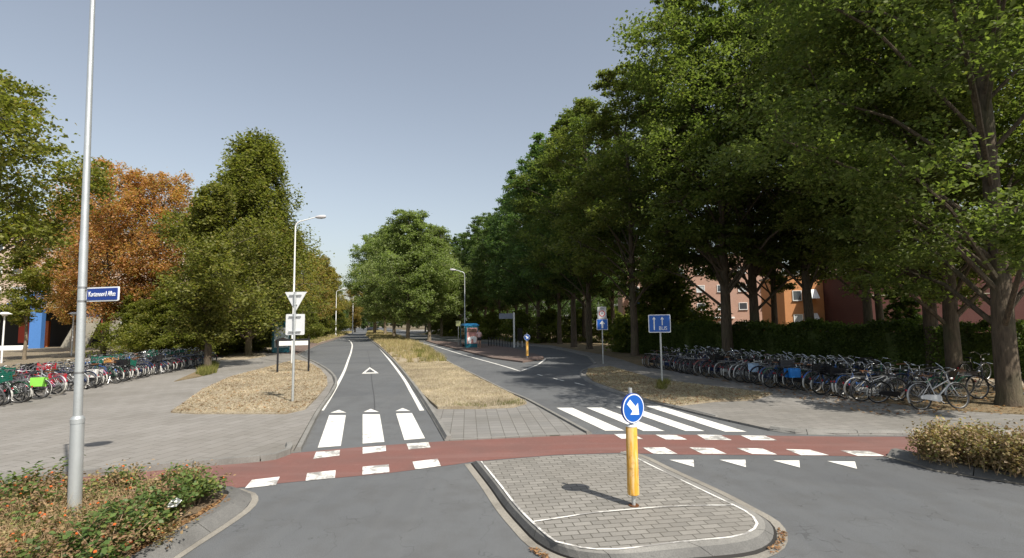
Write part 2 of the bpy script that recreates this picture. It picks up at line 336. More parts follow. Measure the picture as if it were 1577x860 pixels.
# ------------------------------------------------------------------ trees
def env(shape,t):
    if shape=='oak': return np.clip(np.sin(np.pi*np.clip(t*.86+.12,0,1))**.55,0,1)
    if shape=='cone': return np.clip((1-t)**.72*1.05*np.clip(t*6+.55,0,1),0,1)
    if shape=='egg': return np.clip(np.minimum(1,(1.02-t)**.6*1.12)*np.clip(t*5+.5,0,1),0,1)
    if shape=='oval': return np.clip(np.sin(np.pi*np.clip(t*.9+.06,0,1))**.7,0,1)
    if shape=='bush': return np.clip(np.cos(t*1.35),0,1)**.6
def make_tree(name, seed, H, Rr, z0, tr, nl, nc, npl, L, W, shape, leafm, barkm, lobe=.34, squash=.8, droop=0., lean=0., fill=.25, vert=.55, tight=.56):
    rng=np.random.default_rng(seed); rnd=random.Random(seed)
    t=MB(); top=H*.86; k=9; pts=[]
    for i in range(k+1):
        f=i/k; pts.append((lean*f*H*.25+rnd.uniform(-.12,.12)*f*2, rnd.uniform(-.12,.12)*f*2, f*top))
    rad=[tr*(1.35 if i==0 else 1.06 if i==1 else 1)*(1-i/k*.86)+.01 for i in range(k+1)]
    if z0>.5: 
        pts.insert(1,(pts[0][0],pts[0][1],.35)); rad.insert(1,tr*1.08)
        t.tube(pts, rad, barkm, 10)
    def tp(z):
        f=min(max(z/top,0),.999)*k; i=int(f); q=pts if z0<=.5 else [pts[0]]+pts[2:]
        a=Vector(q[i]); b=Vector(q[min(i+1,k)]); return a.lerp(b,f-i)
    C=[]
    for i in range(nl):
        tt=((i+.5)/nl)**.9; ang=i*2.39996+rnd.uniform(-.4,.4)
        e=float(env(shape,np.array(tt)))*Rr; rr=e*(rnd.uniform(.45,.86) if rnd.random()>fill else rnd.uniform(0,.35))
        lr=max(e*lobe*1.25, Rr*lobe*.75)*rnd.uniform(.75,1.25)
        z=z0+(H-z0)*tt*.97
        lc=Vector((math.cos(ang)*rr+lean*z*.25, math.sin(ang)*rr, z-droop*rr*.4))
        bz=max(z-rr*.75-.3, z0*.55 if z0>.5 else 0.1); b0=tp(min(bz,top*.95)); b0.z=min(bz,top*.95)
        mid=b0.lerp(lc,.55)+Vector((0,0,rr*.12)); lrad=max(.025,tr*.33*(1-tt*.7))
        t.tube([b0,mid,lc],[lrad,lrad*.7,lrad*.35],barkm,6)
        for j in range(nc):
            v=rng.normal(size=3); v/=np.linalg.norm(v); v[2]*=squash
            cc=np.array(lc)+v*lr*rng.uniform(.45,1.05)
            if cc[2]<.15: cc[2]=.15+rng.uniform(0,.3)
            if j<4: t.tube([lc,lc.lerp(Vector(cc),.9)],[lrad*.35,.012],barkm,4,cap=False)
            cr_=lr*rng.uniform(.22,.42)
            P=rng.normal(size=(npl,3))*np.array([1,1,vert])*cr_*tight
            P[:,2]-=droop*.5*np.hypot(P[:,0],P[:,1])
            C.append(cc+P)
    C=np.concatenate(C); C=C[C[:,2]>.05]
    me=quads(name+'_crown', leaves(C,L,W,rng), [leafm]); tm=t.mesh(name+'_trunk', True)
    return tm, me
PROTO={}
def tree(kind, name, x, y, label, group=None, s=1., sz=None, rz=None, cat='tree', z=0.):
    tm,cm=PROTO[kind]; e=empty(name,(x,y,z),random.uniform(0,6.28) if rz is None else rz,label,cat,group)
    e.scale=(s,s,sz or s); link('trunk',tm,e); link('crown',cm,e); return e
PROTO['oakN']=make_tree('oakN',31,21,7.2,3.8,.255,54,24,92,.14,.095,'oak',MT['oak'],MT['bark'],.215,.7,0,0,.15,.5,.5)
PROTO['oakA']=make_tree('oakA',1,21,7.0,5.0,.27,54,20,64,.18,.12,'oak',MT['oak'],MT['bark'],.22,.7,0,0,.15,.5,.5)
PROTO['oakB']=make_tree('oakB',2,22,6.3,5.2,.24,50,20,62,.18,.12,'oak',MT['oak'],MT['bark'],.22,.7,0,0,.15,.5,.5)
PROTO['oakC']=make_tree('oakC',3,22,6.0,5.2,.24,42,18,48,.25,.17,'oak',MT['oak2'],MT['bark'],.25,.7,0,0,.15,.5,.5)
PROTO['lime']=make_tree('lime',4,18,5.4,3.2,.26,34,22,70,.26,.17,'oval',MT['lime'],MT['barkl'],.36)
PROTO['beech']=make_tree('beech',5,15.5,4.9,3.4,.2,42,18,46,.20,.11,'oval',MT['beech'],MT['bark'],.30,.9,.1,vert=.9)
PROTO['horn']=make_tree('horn',6,17.8,4.7,2.3,.22,78,24,42,.20,.13,'egg',MT['horn'],MT['barkl'],.30,1.1,-.1,0,.2,1.6,.6)
PROTO['hornS']=make_tree('hornS',7,10.6,3.1,1.9,.18,36,22,48,.17,.11,'oval',MT['horn'],MT['bark'],.32,.8,.1,fill=.3,vert=.8)
PROTO['left']=make_tree('left',8,11.9,5.6,4.2,.25,36,20,66,.17,.11,'oval',MT['leftg'],MT['bark'],.28,.55,.1)
PROTO['young']=make_tree('young',9,8.5,2.6,3.2,.11,16,14,45,.2,.13,'oval',MT['leftg'],MT['barkl'],.4)
PROTO['autumn']=make_tree('autumn',10,14.5,4.0,1.5,.2,32,18,60,.24,.15,'oval',MT['autumn'],MT['bark'],.32,.9,.05,vert=.9)
PROTO['shrub']=make_tree('shrub',11,5.6,3.0,.3,.1,26,18,60,.17,.12,'bush',MT['shrub'],MT['bark'],.36)
PROTO['bushdark']=make_tree('bushdark',13,4.5,3.2,.3,.1,22,16,45,.24,.16,'bush',MT['shrub'],MT['bark'],.36)
PROTO['far']=make_tree('far',12,20,6.5,1.0,.3,30,16,40,.42,.3,'oval',MT['oak2'],MT['bark'],.36)
PROTO['thuja']=make_tree('thuja',14,4.6,1.0,.3,.08,24,12,50,.12,.07,'cone',MT['hedge'],MT['bark'],.4)

# ------------------------------------------------------------------ ground and roads
def GP(px, z=0.0): return [G(a,b,z) for a,b in px]
def area(name, pts, z, m, z0=None, kind='structure'):
    o=MB().prism(pts, z0, z, m).build(name, smooth='keep'); return tag(o, kind=kind)
sheet=MB(); sheet.add([(-1500,-300,-.03),(1500,-300,-.03),(1500,2500,-.03),(-1500,2500,-.03)],[(0,1,2,3)],MT['soil']); tag(sheet.build('ground'),kind='structure')
road_far=[(x,y) for x,y in (G(500,505),G(590,505))]
area('road',[(-60,-30),(60,-30),(60,15),(22,22),(16,60),(5,110),(-30,160),road_far[1],(-70,330),(-110,330),road_far[0],(-50,130),(-34,90),(-24,50),(-18,20),(-60,13)],0,MT['asphalt'])
red_top=[(-260,790),(43,741),(213,726),(418,706.8),(450,698.5),(560,688.5),(684,680),(800,674),(912,669.5),(1050,670),(1185,671.5),(1300,673),(1408,673),(1600,672),(1900,668)]
red_bot=[(1900,690),(1600,697),(1406,704),(1366,704),(1277,702.6),(1197,701.6),(1043,700.6),(954,698),(857,701),(732,711),(700,716),(600,729),(450,743),(335,755),(200,790),(0,840),(-260,900)]
area('cycle_path',GP(red_top+red_bot),.004,MT['red'])

# islands of paving and grass
LZ=[(545,512),(538,516),(515,524),(490,532),(457,547),(470,554),(482,559),(500,570),(511,581),(514,592),(506,608),(485,637),(452,697)]
lz=GP(LZ); lz_path=GP([(418,706.6),(213,725),(43,741),(-260,790)])
left_zone=lz+lz_path+[(-90,6),(-120,60),(-120,200),(-60,190)]
ZL=.05
area('left_pavement',[(x,y) for x,y in left_zone],ZL,MT['tile'],-.02)
RZ=[(1900,668),(1600,671),(1405,671.5),(1290,671),(1225,669),(1185,664),(1100,645),(1024,626),(960,610),(909,591),(895,581),(893,574),(903,569),(915,562),(905,550),(880,543),(845,536),(800,532),(760,528),(700,522),(650,517),(612,509)]
rz=GP(RZ); area('right_pavement',rz+[(-20,200),(120,200),(120,8)],ZL,MT['tiler'],-.02)
med_l=[(684.7,680),(665,645),(643,609),(617.7,574),(600,553),(580,533),(566,522),(561,517),(566,510)]
med_r=[(586,509),(608,514),(645,528),(670,539),(691,557),(740,582),(782,603),(820,619.5),(912,669.5)]
area('median_paving',GP(med_l+med_r),.03,MT['tilem'],-.02)
med_grass=GP([(674,632),(664,623),(646,606),(623,574),(604,552),(583,532),(569,522),(563,517),(567,511),(585,510),(604,515),(641,529),(667,541),(688,559),(738,586),(780,607),(811,624),(790,630),(740,632)])
area('median_grass',med_grass,.10,MT['dry'],0)
lg_px=[(263,639),(300,641),(360,641),(440,641),(470,634),(488,616),(504,596),(503,583),(492,570),(474,560),(455,556),(400,571),(355,583),(312,603)]
lgp=GP(lg_px); area('left_verge_grass',lgp,.09,MT['dry'],0)
tb1=GP([(268,590),(290,580),(322,566),(336,563),(334,575),(305,583)]); area('tree_base_grass',tb1,.075,MT['leaflit'],0)
tb2=GP([(335,556),(350,550),(385,544),(405,546),(410,550),(380,555)]); area('tree_base_litter',tb2,.075,MT['dry'],0)
bay=GP([(457,547),(440,546),(415,545),(418,541),(480,528),(522,519),(533,517),(515,524),(490,532)]); 
area('bus_stop_platform',bay,.07,MT['pink'],0)
rg_px=[(1040,629),(1000,620),(962,608),(915,591),(903,580),(906,571),(940,567),(985,580),(1010,588),(1060,594),(1130,603),(1190,610),(1160,620),(1100,622)]
rgp=GP(rg_px); area('right_verge_grass',rgp,.09,MT['dry'],0)
rw=GP([(985,565),(1110,585),(1230,602),(1330,618),(1440,634),(1540,640),(1700,650)]); 
area('wood_floor',rw+[(40,14),(60,40),(60,150),(-10,170)]+GP([(640,515),(700,519),(765,525),(805,529),(850,533),(885,540),(930,548),(960,556)]),.06,MT['leaflit'],0)
area('sandy_path',[(13.2,24),(16,19),(24,9),(26,10),(18.5,20),(15,26)],.075,m_ground('sandy_ground',[(.3,.25,.18),(.4,.34,.26),(.48,.42,.33)],(.33,.27,.2)),0)
lgrass=[(-120,12),(-18.2,14),(-20.3,24),(-22,36),(-26,40),(-24,50),(-26,60),(-31,80),(-60,150),(-120,150)]
area('left_ground',lgrass,.065,m_ground('brown_yard_ground',[(.13,.10,.07),(.22,.18,.13),(.32,.27,.2)],(.16,.15,.09)),0)
vrg=GP([(545,511),(536,515.5),(512,523),(488,530.5),(480,527),(505,519),(528,513)]); area('far_left_verge',vrg,.1,MT['tallg'] if 0 else MT['dry'],0)
isl_px=[(838,554),(805,559),(758,553),(700,538),(666,529),(655,525.5),(700,528),(760,532.5),(800,540),(836,551)]
area('bus_island',GP(isl_px),.1,MT['pink'],-.01)

# kerbs: a strip along a line, with joints
def offset(pts,d):
    out=[]
    for i,p in enumerate(pts):
        a=Vector(pts[max(i-1,0)]); b=Vector(pts[min(i+1,len(pts)-1)]); t=(b-a).normalized(); n=Vector((-t.y,t.x)); out.append(Vector(p)+n*d)
    return out
def smooth_line(pts,step=.25):
    P=[Vector(p) for p in pts]; out=[]
    for i in range(len(P)-1):
        p0=P[max(i-1,0)];p1=P[i];p2=P[i+1];p3=P[min(i+2,len(P)-1)]; n=max(1,int((p2-p1).length/step))
        for j in range(n):
            t=j/n; out.append(.5*((2*p1)+(p2-p0)*t+(2*p0-5*p1+4*p2-p3)*t*t+(-p0+3*p1-3*p2+p3)*t**3))
    out.append(P[-1]); return out
def kerb(name,pts,width,z,m=None,slope=.05,side=1,joint=1.0,step=.25):
    L=smooth_line(pts,step); a=offset(L,0); b=offset(L,side*slope); c=offset(L,side*width); mb=MB(); m=m or MT['kerb']
    acc=0; 
    for i in range(len(L)-1):
        seg=(L[i+1]-L[i]).length; acc+=seg
        s0,s1=0.,1.
        if acc>joint: acc=0; s1=max(.2,1-.014/max(seg,.02))
        q=[]
        for s_ in (s0,s1):
            for arr,zz in ((a,-.02),(a,.012),(b,z),(c,z),(c,-.02)):
                p=arr[i].lerp(arr[i+1],s_); q.append((p.x,p.y,zz))
        mb.add(q,[(k,k+1,k+6,k+5) for k in range(4)]+[(0,1,2,3,4),(5,9,8,7,6)],m)
    return tag(mb.build(name),kind='structure')
kerb('kerb',lz[:5],.15,ZL+.022,side=-1 if 0 else 1); kerb('kerb',lz[4:],.14,ZL+.045,side=1)
kerb('kerb',GP([(437,690),(438,695),(418,706.6),(300,717),(213,725),(43,741),(-260,790)]),.15,ZL+.06,side=1)
kerb('kerb',rz[:6],.15,ZL+.05,side=-1); kerb('kerb',rz[6:13],.14,ZL+.03,side=-1); kerb('kerb',rz[13:],.15,ZL+.03,side=-1,step=1)
kerb('kerb',GP(med_l[:7]),.14,.112,side=-1); kerb('kerb',GP(med_r[::-1]),.13,.075,side=1)
kerb('kerb',GP([(684.7,680),(760,676),(840,672),(912,669.5)]),.07,.034,side=1,slope=.01)

# foreground island
inner=GP([(741,710.5),(771.5,748),(792,774.5),(820,804),(857,834),(895,843),(951,845.5),(1048.8,834),(1125,827),(1148,822),(1162,814),(1166,806),(1160,796),(1148,787),(1132.5,779),(1094,760.6),(1030,730),(979,704.8),(955,698.5),(857,701)],.13)
area('island_paving',inner,.125,MT['block'],0)
outer=GP([(724.4,714.5),(752,750),(775,783),(800,812),(826,838),(862,857),(905,868),(960,872),(1060,866),(1150,858),(1185,846),(1197,829),(1188,806),(1153,785),(1100,757),(1035,727),(985,703),(958,697)])
def loft(name,A,B,zs,m,kind='structure'):
    mb=MB(); n=len(A)
    for i in range(n-1): mb.add([(*A[i],zs[0]),(*A[i+1],zs[0]),(*B[i+1],zs[1]),(*B[i],zs[1])],[(0,1,2,3)],m)
    return mb
inn_s=inner[:19]; n_=len(outer)
def resample(P,n):
    P=[Vector(p) for p in P]; d=[0]
    for i in range(len(P)-1): d.append(d[-1]+(P[i+1]-P[i]).length)
    out=[]
    for k in range(n):
        s=d[-1]*k/(n-1); i=max(j for j in range(len(d)) if d[j]<=s+1e-9); i=min(i,len(P)-2); f=(s-d[i])/max(d[i+1]-d[i],1e-9); out.append(tuple(P[i].lerp(P[i+1],f)))
    return out
K=90; A=resample([tuple(p) for p in smooth_line(outer,.1)],K); B=resample([tuple(p) for p in smooth_line(inn_s,.1)],K)
mid=[tuple(Vector(a).lerp(Vector(b),.55)) for a,b in zip(A,B)]
mb=MB()
for i in range(K-1):
    e0=0; e1=1 if (i%9) else .93
    a0,b0,m0=Vector(A[i]),Vector(B[i]),Vector(mid[i]); a1,b1,m1=[Vector(p).lerp(Vector(q),e1) for p,q in ((A[i],A[i+1]),(B[i],B[i+1]),(mid[i],mid[i+1]))]
    q=[(*a0,.0),(*m0,.10),(*b0,.13),(*a1,.0),(*m1,.10),(*b1,.13)]
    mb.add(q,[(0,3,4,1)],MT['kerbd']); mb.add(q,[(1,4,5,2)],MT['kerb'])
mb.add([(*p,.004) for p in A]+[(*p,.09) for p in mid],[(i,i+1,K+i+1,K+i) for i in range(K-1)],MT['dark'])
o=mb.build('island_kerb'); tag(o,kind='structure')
def stripe_line(pts,wd,z,m,name='edge_line',step=.5):
    L=smooth_line(pts,step); a=offset(L,-wd/2); b=offset(L,wd/2); mb=MB(); n=len(L)
    mb.add([(p.x,p.y,z) for p in a]+[(p.x,p.y,z) for p in b],[(i,i+1,n+i+1,n+i) for i in range(n-1)],m)
    return mb
def mark(name,mb): return tag(mb.build(name,smooth=False),kind='structure')
g=resample([tuple(p) for p in smooth_line(outer,.1)],60)
go=offset([Vector(p) for p in g],-.11)
gm=MB(); gm.add([(*g[i],.006) for i in range(60)]+[(p.x,p.y,.006) for p in go],[(i,i+1,61+i,60+i) for i in range(0,59)],MT['gutter']); mark('gutter_strip',gm)
pl=stripe_line(inner[:18],.03,.130,MT['paintworn'],step=.15); mark('painted_island_edge',pl)
mark('painted_island_line',stripe_line(GP([(820,804),(868,797),(916,790),(1014,781.5),(1075,779),(1131,778.5)],.13),.03,.1345,MT['paintworn'],step=.15))

# painted markings
def qmark(name,polys,m=None,z=.008):
    mb=MB()
    for p in polys: mb.prism(GP(p),None,z,m or MT['paint'])
    return tag(mb.build(name,smooth='keep'),kind='structure')
qmark('zebra_crossing',[[(506.9,640),(532.6,640),(524.8,687.6),(489.3,690.3)],[(558.5,638.7),(584.8,638.7),(592,681.4),(558.5,684)],[(609.9,637.3),(634.4,636.8),(654.5,675.8),(622.7,678.6)]],MT['paint'])
qmark('zebra_crossing',[[(857,628.7),(881.4,628.7),(961.6,664),(932,664)],[(903,628.4),(926.7,628.4),(1023.7,664.6),(991,664.6)],[(948,627),(972,627),(1085,664.6),(1056,664.6)],[(993,625.6),(1016,625.6),(1150,665.7),(1117,665.7)]],MT['paint'])
qmark('arrow_marking',[[(508.8,636.4),(522,631.7),(533.4,636.2)],[(559.6,635.2),(571,630.3),(583.6,635)],[(608.8,633.9),(620,629),(632,633.7)]])
qmark('block_marking',[[(487,696.8),(523.6,694),(522.8,702.3),(482.3,707.4)],[(558.5,689.8),(594,687.3),(594.5,695.4),(558.5,699.8)],[(626,684.2),(659.6,681.7),(663,689.8),(629.4,693)],
 [(388,740),(431,735),(425,748),(377,753)],[(473,729.7),(517,725),(515.8,737),(470.6,741.4)],[(558.5,719.7),(598.7,716),(599.8,728.3),(558,732)],[(635.3,712),(674,707.4),(679,718.5),(639.5,724)],
 [(945,669),(975,669.5),(990,676.8),(957,676.5)],[(1008.7,669.9),(1041.8,671),(1058.5,677.9),(1026,677.9)],[(1073,669.9),(1109.8,671),(1127,678.6),(1087,678)],[(1140,671),(1178,672),(1197,679),(1157,678.6)],
 [(989.5,690),(1024,690),(1043.5,700),(1007,700)],[(1062,690),(1099,691),(1119.6,700),(1082,700)],[(1134,690.8),(1174,691.5),(1197,701),(1158.7,700)],[(1210,692.5),(1247.7,693.6),(1277,702),(1233.7,702)],[(1293.7,694.6),(1338,695.3),(1363.5,703.4),(1321,703)]],MT['paintworn'],.0085)
qmark('give_way_marking',[[(1030.7,709),(1068,709),(1069,720)],[(1108,709),(1148,709),(1149,720.4)],[(1190,710),(1231,710),(1232,721)],[(1273.8,711),(1316.7,711.7),(1320,723)]])
T0=[Vector(G(557,576)),Vector(G(583.4,575.4)),Vector(G(569.4,566))]
cen=sum(T0,Vector((0,0)))/3; T1=[cen+(p-cen)*.60 for p in T0]
mb=MB(); mb.add([(*p,.008) for p in T0]+[(*p,.008) for p in T1],[(i,(i+1)%3,3+(i+1)%3,3+i) for i in range(3)],MT['paint']); mark('triangle_marking',mb)
mark('edge_line',stripe_line(GP([(495,633),(509,611),(523,586.5),(531,570),(536,555.8),(541,541),(542,530),(536,524),(520,522)]),.13,.008,MT['paint']))
mark('edge_line',stripe_line(GP([(649.8,633),(634,605),(617.7,578),(592.6,546),(577,529),(566,521)]),.13,.008,MT['paint']))
mark('edge_line',stripe_line(GP([(814,619),(778,601),(735,580),(688,559)]),.11,.008,MT['paint']))
mark('edge_line',stripe_line(GP([(645,527.5),(668,533),(714,547),(768,562),(801,572)]),.12,.008,MT['paint']))
mark('edge_line',stripe_line(GP([(803,571.5),(828,562),(840,553)]),.12,.008,MT['paint'],step=.3))
mark('lane_dashes',stripe_line(GP([(828,577),(836,579.5)]),.1,.008,MT['paintworn'])); mark('lane_dashes',stripe_line(GP([(852,583),(868,587)]),.1,.008,MT['paintworn'])); mark('lane_dashes',stripe_line(GP([(885,590),(901,594)]),.1,.008,MT['paintworn']))
# tar seam on left lane
mark('tar_seam',stripe_line(GP([(577,632),(576,610),(573,590),(570,560),(566,540)]),.03,.0035,mat('tar',(.06,.06,.062),.7)))

# planting beds at the two front corners
bedL=GP([(357,768),(354,762),(320,757),(200,790),(0,838),(-200,880),(-300,1100),(120,1000),(213,853),(266,824),(338,782)],.1)
area('planting_bed',bedL,.1,MT['bed'],0)
kl=GP([(320,756),(352,756),(372,757),(386,762),(388,770),(376,786),(343,810),(277,853),(215,900),(120,1000)])
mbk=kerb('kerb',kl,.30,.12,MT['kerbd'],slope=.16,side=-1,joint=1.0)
kg=GP([(340,753.5),(373,753.5),(393,760),(398,772),(384,789),(347,815),(283,857),(220,905),(126,1008)])
gg=MB(); L_=smooth_line(kg,.2); b_=offset(L_,-.1); gg.add([(p.x,p.y,.007) for p in L_]+[(p.x,p.y,.007) for p in b_],[(i,i+1,len(L_)+i+1,len(L_)+i) for i in range(len(L_)-1)],MT['gutter']); mark('gutter_strip',gg)
kr=GP([(1366,703),(1385,707),(1408,714),(1440,724),(1500,734),(1580,746),(1700,760),(1900,780)])
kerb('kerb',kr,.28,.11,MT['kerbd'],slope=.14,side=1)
krg=offset([Vector(p) for p in smooth_line(kr,.3)],-.10); L_=smooth_line(kr,.3)
gg=MB(); gg.add([(p.x,p.y,.007) for p in L_]+[(p.x,p.y,.007) for p in krg],[(i,i+1,len(L_)+i+1,len(L_)+i) for i in range(len(L_)-1)],MT['gutter']); mark('gutter_strip',gg)
bedR=GP([(1405,703),(1445,716),(1500,726),(1580,737),(1700,750),(1900,770),(1900,690),(1600,698)],.05)
area('planting_bed',bedR,.09,MT['bed'],0)

# ------------------------------------------------------------------ grass (uncountable)
def inpoly(P,poly):
    x,y=P[:,0],P[:,1]; c=np.zeros(len(P),bool); n=len(poly)
    for i in range(n):
        x0,y0=poly[i]; x1,y1=poly[i-1]
        with np.errstate(divide='ignore',invalid='ignore'):
            k=((y0>y)!=(y1>y))&(x<(x1-x0)*(y-y0)/(y1-y0+1e-12)+x0)
        c^=k
    return c
def scatter(poly,n,rng):
    a=np.array(poly); lo=a.min(0); hi=a.max(0); out=[]
    tot=0
    for _ in range(60):
        P=rng.uniform(lo,hi,(n,2)); P=P[inpoly(P,poly)]; out.append(P); tot+=len(P)
        if tot>=n: break
    return np.concatenate(out)[:n]
def blades(name,poly,n,z,h,w,m,seed,clump=None,bend=.6):
    rng=np.random.default_rng(seed); P=scatter(poly,n,rng); n=len(P)
    if clump:
        k=rng.integers(0,clump,n); Cn=scatter(poly,clump,rng); P=Cn[k%len(Cn)]+rng.normal(size=(n,2))*.10; P=P[inpoly(P,poly)]; n=len(P)
    a=rng.uniform(0,6.28,n); hh=h*rng.uniform(.4,1.3,n); b=rng.uniform(0,6.28,n); bd=hh*bend*rng.uniform(.2,1.4,n)
    V=np.zeros((n,3,3)); V[:,0,0]=P[:,0]-np.cos(a)*w/2; V[:,0,1]=P[:,1]-np.sin(a)*w/2; V[:,1,0]=P[:,0]+np.cos(a)*w/2; V[:,1,1]=P[:,1]+np.sin(a)*w/2
    V[:,2,0]=P[:,0]+np.cos(b)*bd; V[:,2,1]=P[:,1]+np.sin(b)*bd; V[:,:2,2]=z; V[:,2,2]=z+hh
    return link(name,quads(name,V.reshape(-1,3),[m],tri=True))
def stuff(o,label,cat='grass'): return tag(o,label,cat,kind='stuff')
stuff(blades('dry_grass',lgp,50000,.085,.05,.012,MT['blade'],1,None,1.2),'straw coloured dry grass on the left verge round the sign pole')
near_med=GP([(674,632),(664,623),(646,606),(623,574),(612,560),(690,560),(738,586),(780,607),(811,624),(790,630),(740,632)])
stuff(blades('dry_grass',near_med,60000,.095,.05,.012,MT['blade'],2,None,1.2),'bleached dry grass on the near end of the median')
farmed=GP([(613,562),(604,552),(583,532),(569,522),(563,517),(567,511),(585,510),(604,515),(641,529),(667,541),(688,559),(660,561)])
stuff(blades('tall_grass',farmed,60000,.09,.40,.02,MT['tallg'],3,1400,.6),'tall yellowed grass on the far part of the median')
gm_=GP([(632,545),(640,530),(667,541),(688,559),(650,560)])
stuff(blades('green_grass',gm_,5000,.09,.3,.02,MT['greeng'],4,150,.4),'greener tall grass at the right edge of the median')
stuff(blades('dry_grass',rgp,36000,.085,.05,.012,MT['blade'],5,None,1.2),'patchy dry grass on the right verge under the lane sign')
stuff(blades('weeds',GP([(300,578),(322,564),(337,562),(334,577),(312,582)]),3000,.07,.3,.02,MT['greeng'],6,30,.4),'green weeds round the foot of the leaning left trunk','weeds')
stuff(blades('weeds',GP([(676,630),(700,628),(812,622),(808,628),(740,633)]),500,.09,.12,.012,MT['greeng'],7,60,.6),'small green weeds along the front edge of the median','weeds')
stuff(blades('weeds',GP([(1009,603),(1015,592),(1030,590),(1033,598),(1024,606)]),900,.085,.22,.015,MT['greeng'],17,16,.6),'tuft of weeds round the lane sign post','weeds')
fv=GP([(546,511),(536,515.5),(512,523),(488,530.5),(470,530),(505,518),(528,512)]); stuff(blades('tall_grass',fv,16000,.09,.35,.04,MT['tallg'],8,300,.5),'yellow grass strip along the far left roadside')
def litter_leaves(name,poly,n,z,L,seed,label):
    rng=np.random.default_rng(seed); P=scatter(poly,n,rng); C=np.c_[P,np.full(len(P),z)+rng.uniform(0,.02,len(P))]
    return stuff(link(name,quads(name,leaves(C,L,L*.6,rng,3.),[MT['litter']])),label,'fallen leaves')
litter_leaves('fallen_leaves',lgp,2600,.10,.09,11,'brown fallen leaves on the left verge grass')
litter_leaves('fallen_leaves',rgp,3500,.10,.08,12,'brown fallen leaves on the right verge')
litter_leaves('fallen_leaves',[(9,13),(30,13),(30,28),(14,40),(7,30)],14000,.075,.1,13,'brown fallen leaves on the ground below the right hand trees')
litter_leaves('fallen_leaves',GP([(180,838),(250,818),(330,776),(352,762),(358,768),(340,784),(262,828),(205,856)],.1),900,.105,.05,14,'reddish dead leaves along the inner edge of the left kerb')
litter_leaves('fallen_leaves',GP([(1180,848),(1200,830),(1196,815),(1214,822),(1206,845),(1190,856)]),140,.012,.035,15,'dead leaves gathered at the right tip of the traffic island')
litter_leaves('fallen_leaves',GP([(812,848),(826,846),(850,860),(836,862)]),80,.012,.035,16,'dead leaves gathered at the lower left of the traffic island')

# ------------------------------------------------------------------ placing trees
def at(px,py,z=0): return G(px,py,z)
OG='tall dark green trees along the right of the road'
near=[('oakN',1556,628,1.0,'thick trunked oak at the right edge, nearest tree to the road'),
 ('oakN',1472,590,.98,'second oak from the right edge, trunk beside a thicker dark one'),
 ('oakA',1440,578,1.0,'thick dark trunked oak just left of the second trunk from the right'),
 ('oakB',1342,562,.95,'slim oak in front of the hedge beside the small conical evergreens'),
 ('oakC',1360,554,.9,'thin oak trunk close behind the slim oak in front of the hedge'),
 ('oakB',1250,560,1.05,'oak with slightly leaning trunk in front of the orange building'),
 ('oakA',1165,556,1.05,'oak with pale trunk foot behind the middle of the right bicycle row'),
 ('oakA',1122,558,1.14,'dark oak trunk just left of the pale footed trunk behind the bicycles'),
 ('oakB',1196,548,.9,'leaning dark oak between the brick and orange buildings'),
 ('oakB',978,549,.93,'oak at the left end of the right hand bicycle row'),
 ('oakC',1035,541,1.0,'dark oak in front of the pale brick building'),
 ('oakB',908,539,1.0,'oak whose trunk stands just left of the one way sign'),
 ('oakC',884,536,1.0,'oak whose trunk stands one place left of the one way sign oak'),
 ('oakC',830,529,1.0,'oak behind the small yellow bollard of the bus island'),
 ('oakC',862,531,.95,'thinner oak right of the small yellow bollard of the bus island'),
 ]
WIDE={978:(1.1,.95),1122:(1.13,1.12),908:(1.12,1.0),884:(1.1,1.0)}
for k,px,py,s,lab in near:
    x,y=at(px,py); q=WIDE.get(px,(s,s)); tree(k,'oak_tree',x,y,lab,None,q[0],q[1])
i=0
WO=sorted([(795,523),(770,521),(748,519),(728,517.5),(708,516),(690,514.5),(672,513),(655,511.5),(812,524),(782,518),(760,517),(846,524),(900,527),(945,530),(735,513.5),(700,512)])
ORD=['leftmost','second from the left','third from the left','fourth from the left','fifth from the left','sixth from the left','seventh from the left','eighth from the left','ninth from the left','tenth from the left','eleventh from the left','twelfth from the left','thirteenth from the left','fourteenth from the left','fifteenth from the left','sixteenth from the left']
for (px,py),od in zip(WO,ORD):
    x,y=at(px,py); tree('oakC','oak_tree',x,y,'oak in the wood by the right shelter, '+od,OG,random.uniform(.88,1.05))
for x,y,k in [(26,21,'oakB'),(29,34,'oakB')]:
    tree(k,'oak_tree',x,y,'oak standing behind the right hand hedge','oaks behind the right hand hedge',.82)
ML=[('lime',628,526,1.0,'nearest green tree on the median with a pale trunk'),('lime',607,521,1.05,'second green tree on the median from the near end'),('lime',593,516.5,1.1,'third green tree on the median from the near end'),('lime',661,524.5,.92,'soft green tree at the right edge of the median'),('lime',577,516.5,1.22,'farthest green tree on the median'),('lime',680,519,.95,'soft green tree across the right carriageway from the median')]
for k,px,py,s,lab in ML:
    x,y=at(px,py); tree(k,'median_tree',x,y,lab,None,s)
tree('left','leafy_tree',-22.8,20,'green tree reaching in at the left edge behind the lamp post',None,1.0,sz=1.12,rz=.6)
tree('young','young_tree',*at(37,556),'slim young tree near the building entrance behind the left bicycles')
x,y=at(158,553); tree('beech','copper_tree',x,y,'rust coloured tree right of the blue street name sign',None,1.0)
x,y=at(112,543); tree('beech','copper_tree',x,y,'thinner rust coloured tree behind the street lamp pole',None,1.0)
x,y=at(238,549); tree('beech','copper_tree',x,y,'tall rust tipped tree between the copper tree and the conical tree',None,1.0)
x,y=at(382,549); tree('horn','conical_tree',x,y,'tall conical green tree with pale straight trunk left of the bus shelter',None,1.17,sz=1.0)
x,y=at(320,571); tree('hornS','leaning_tree',x,y,'smaller green tree with leaning trunk at the end of the left bicycle row')
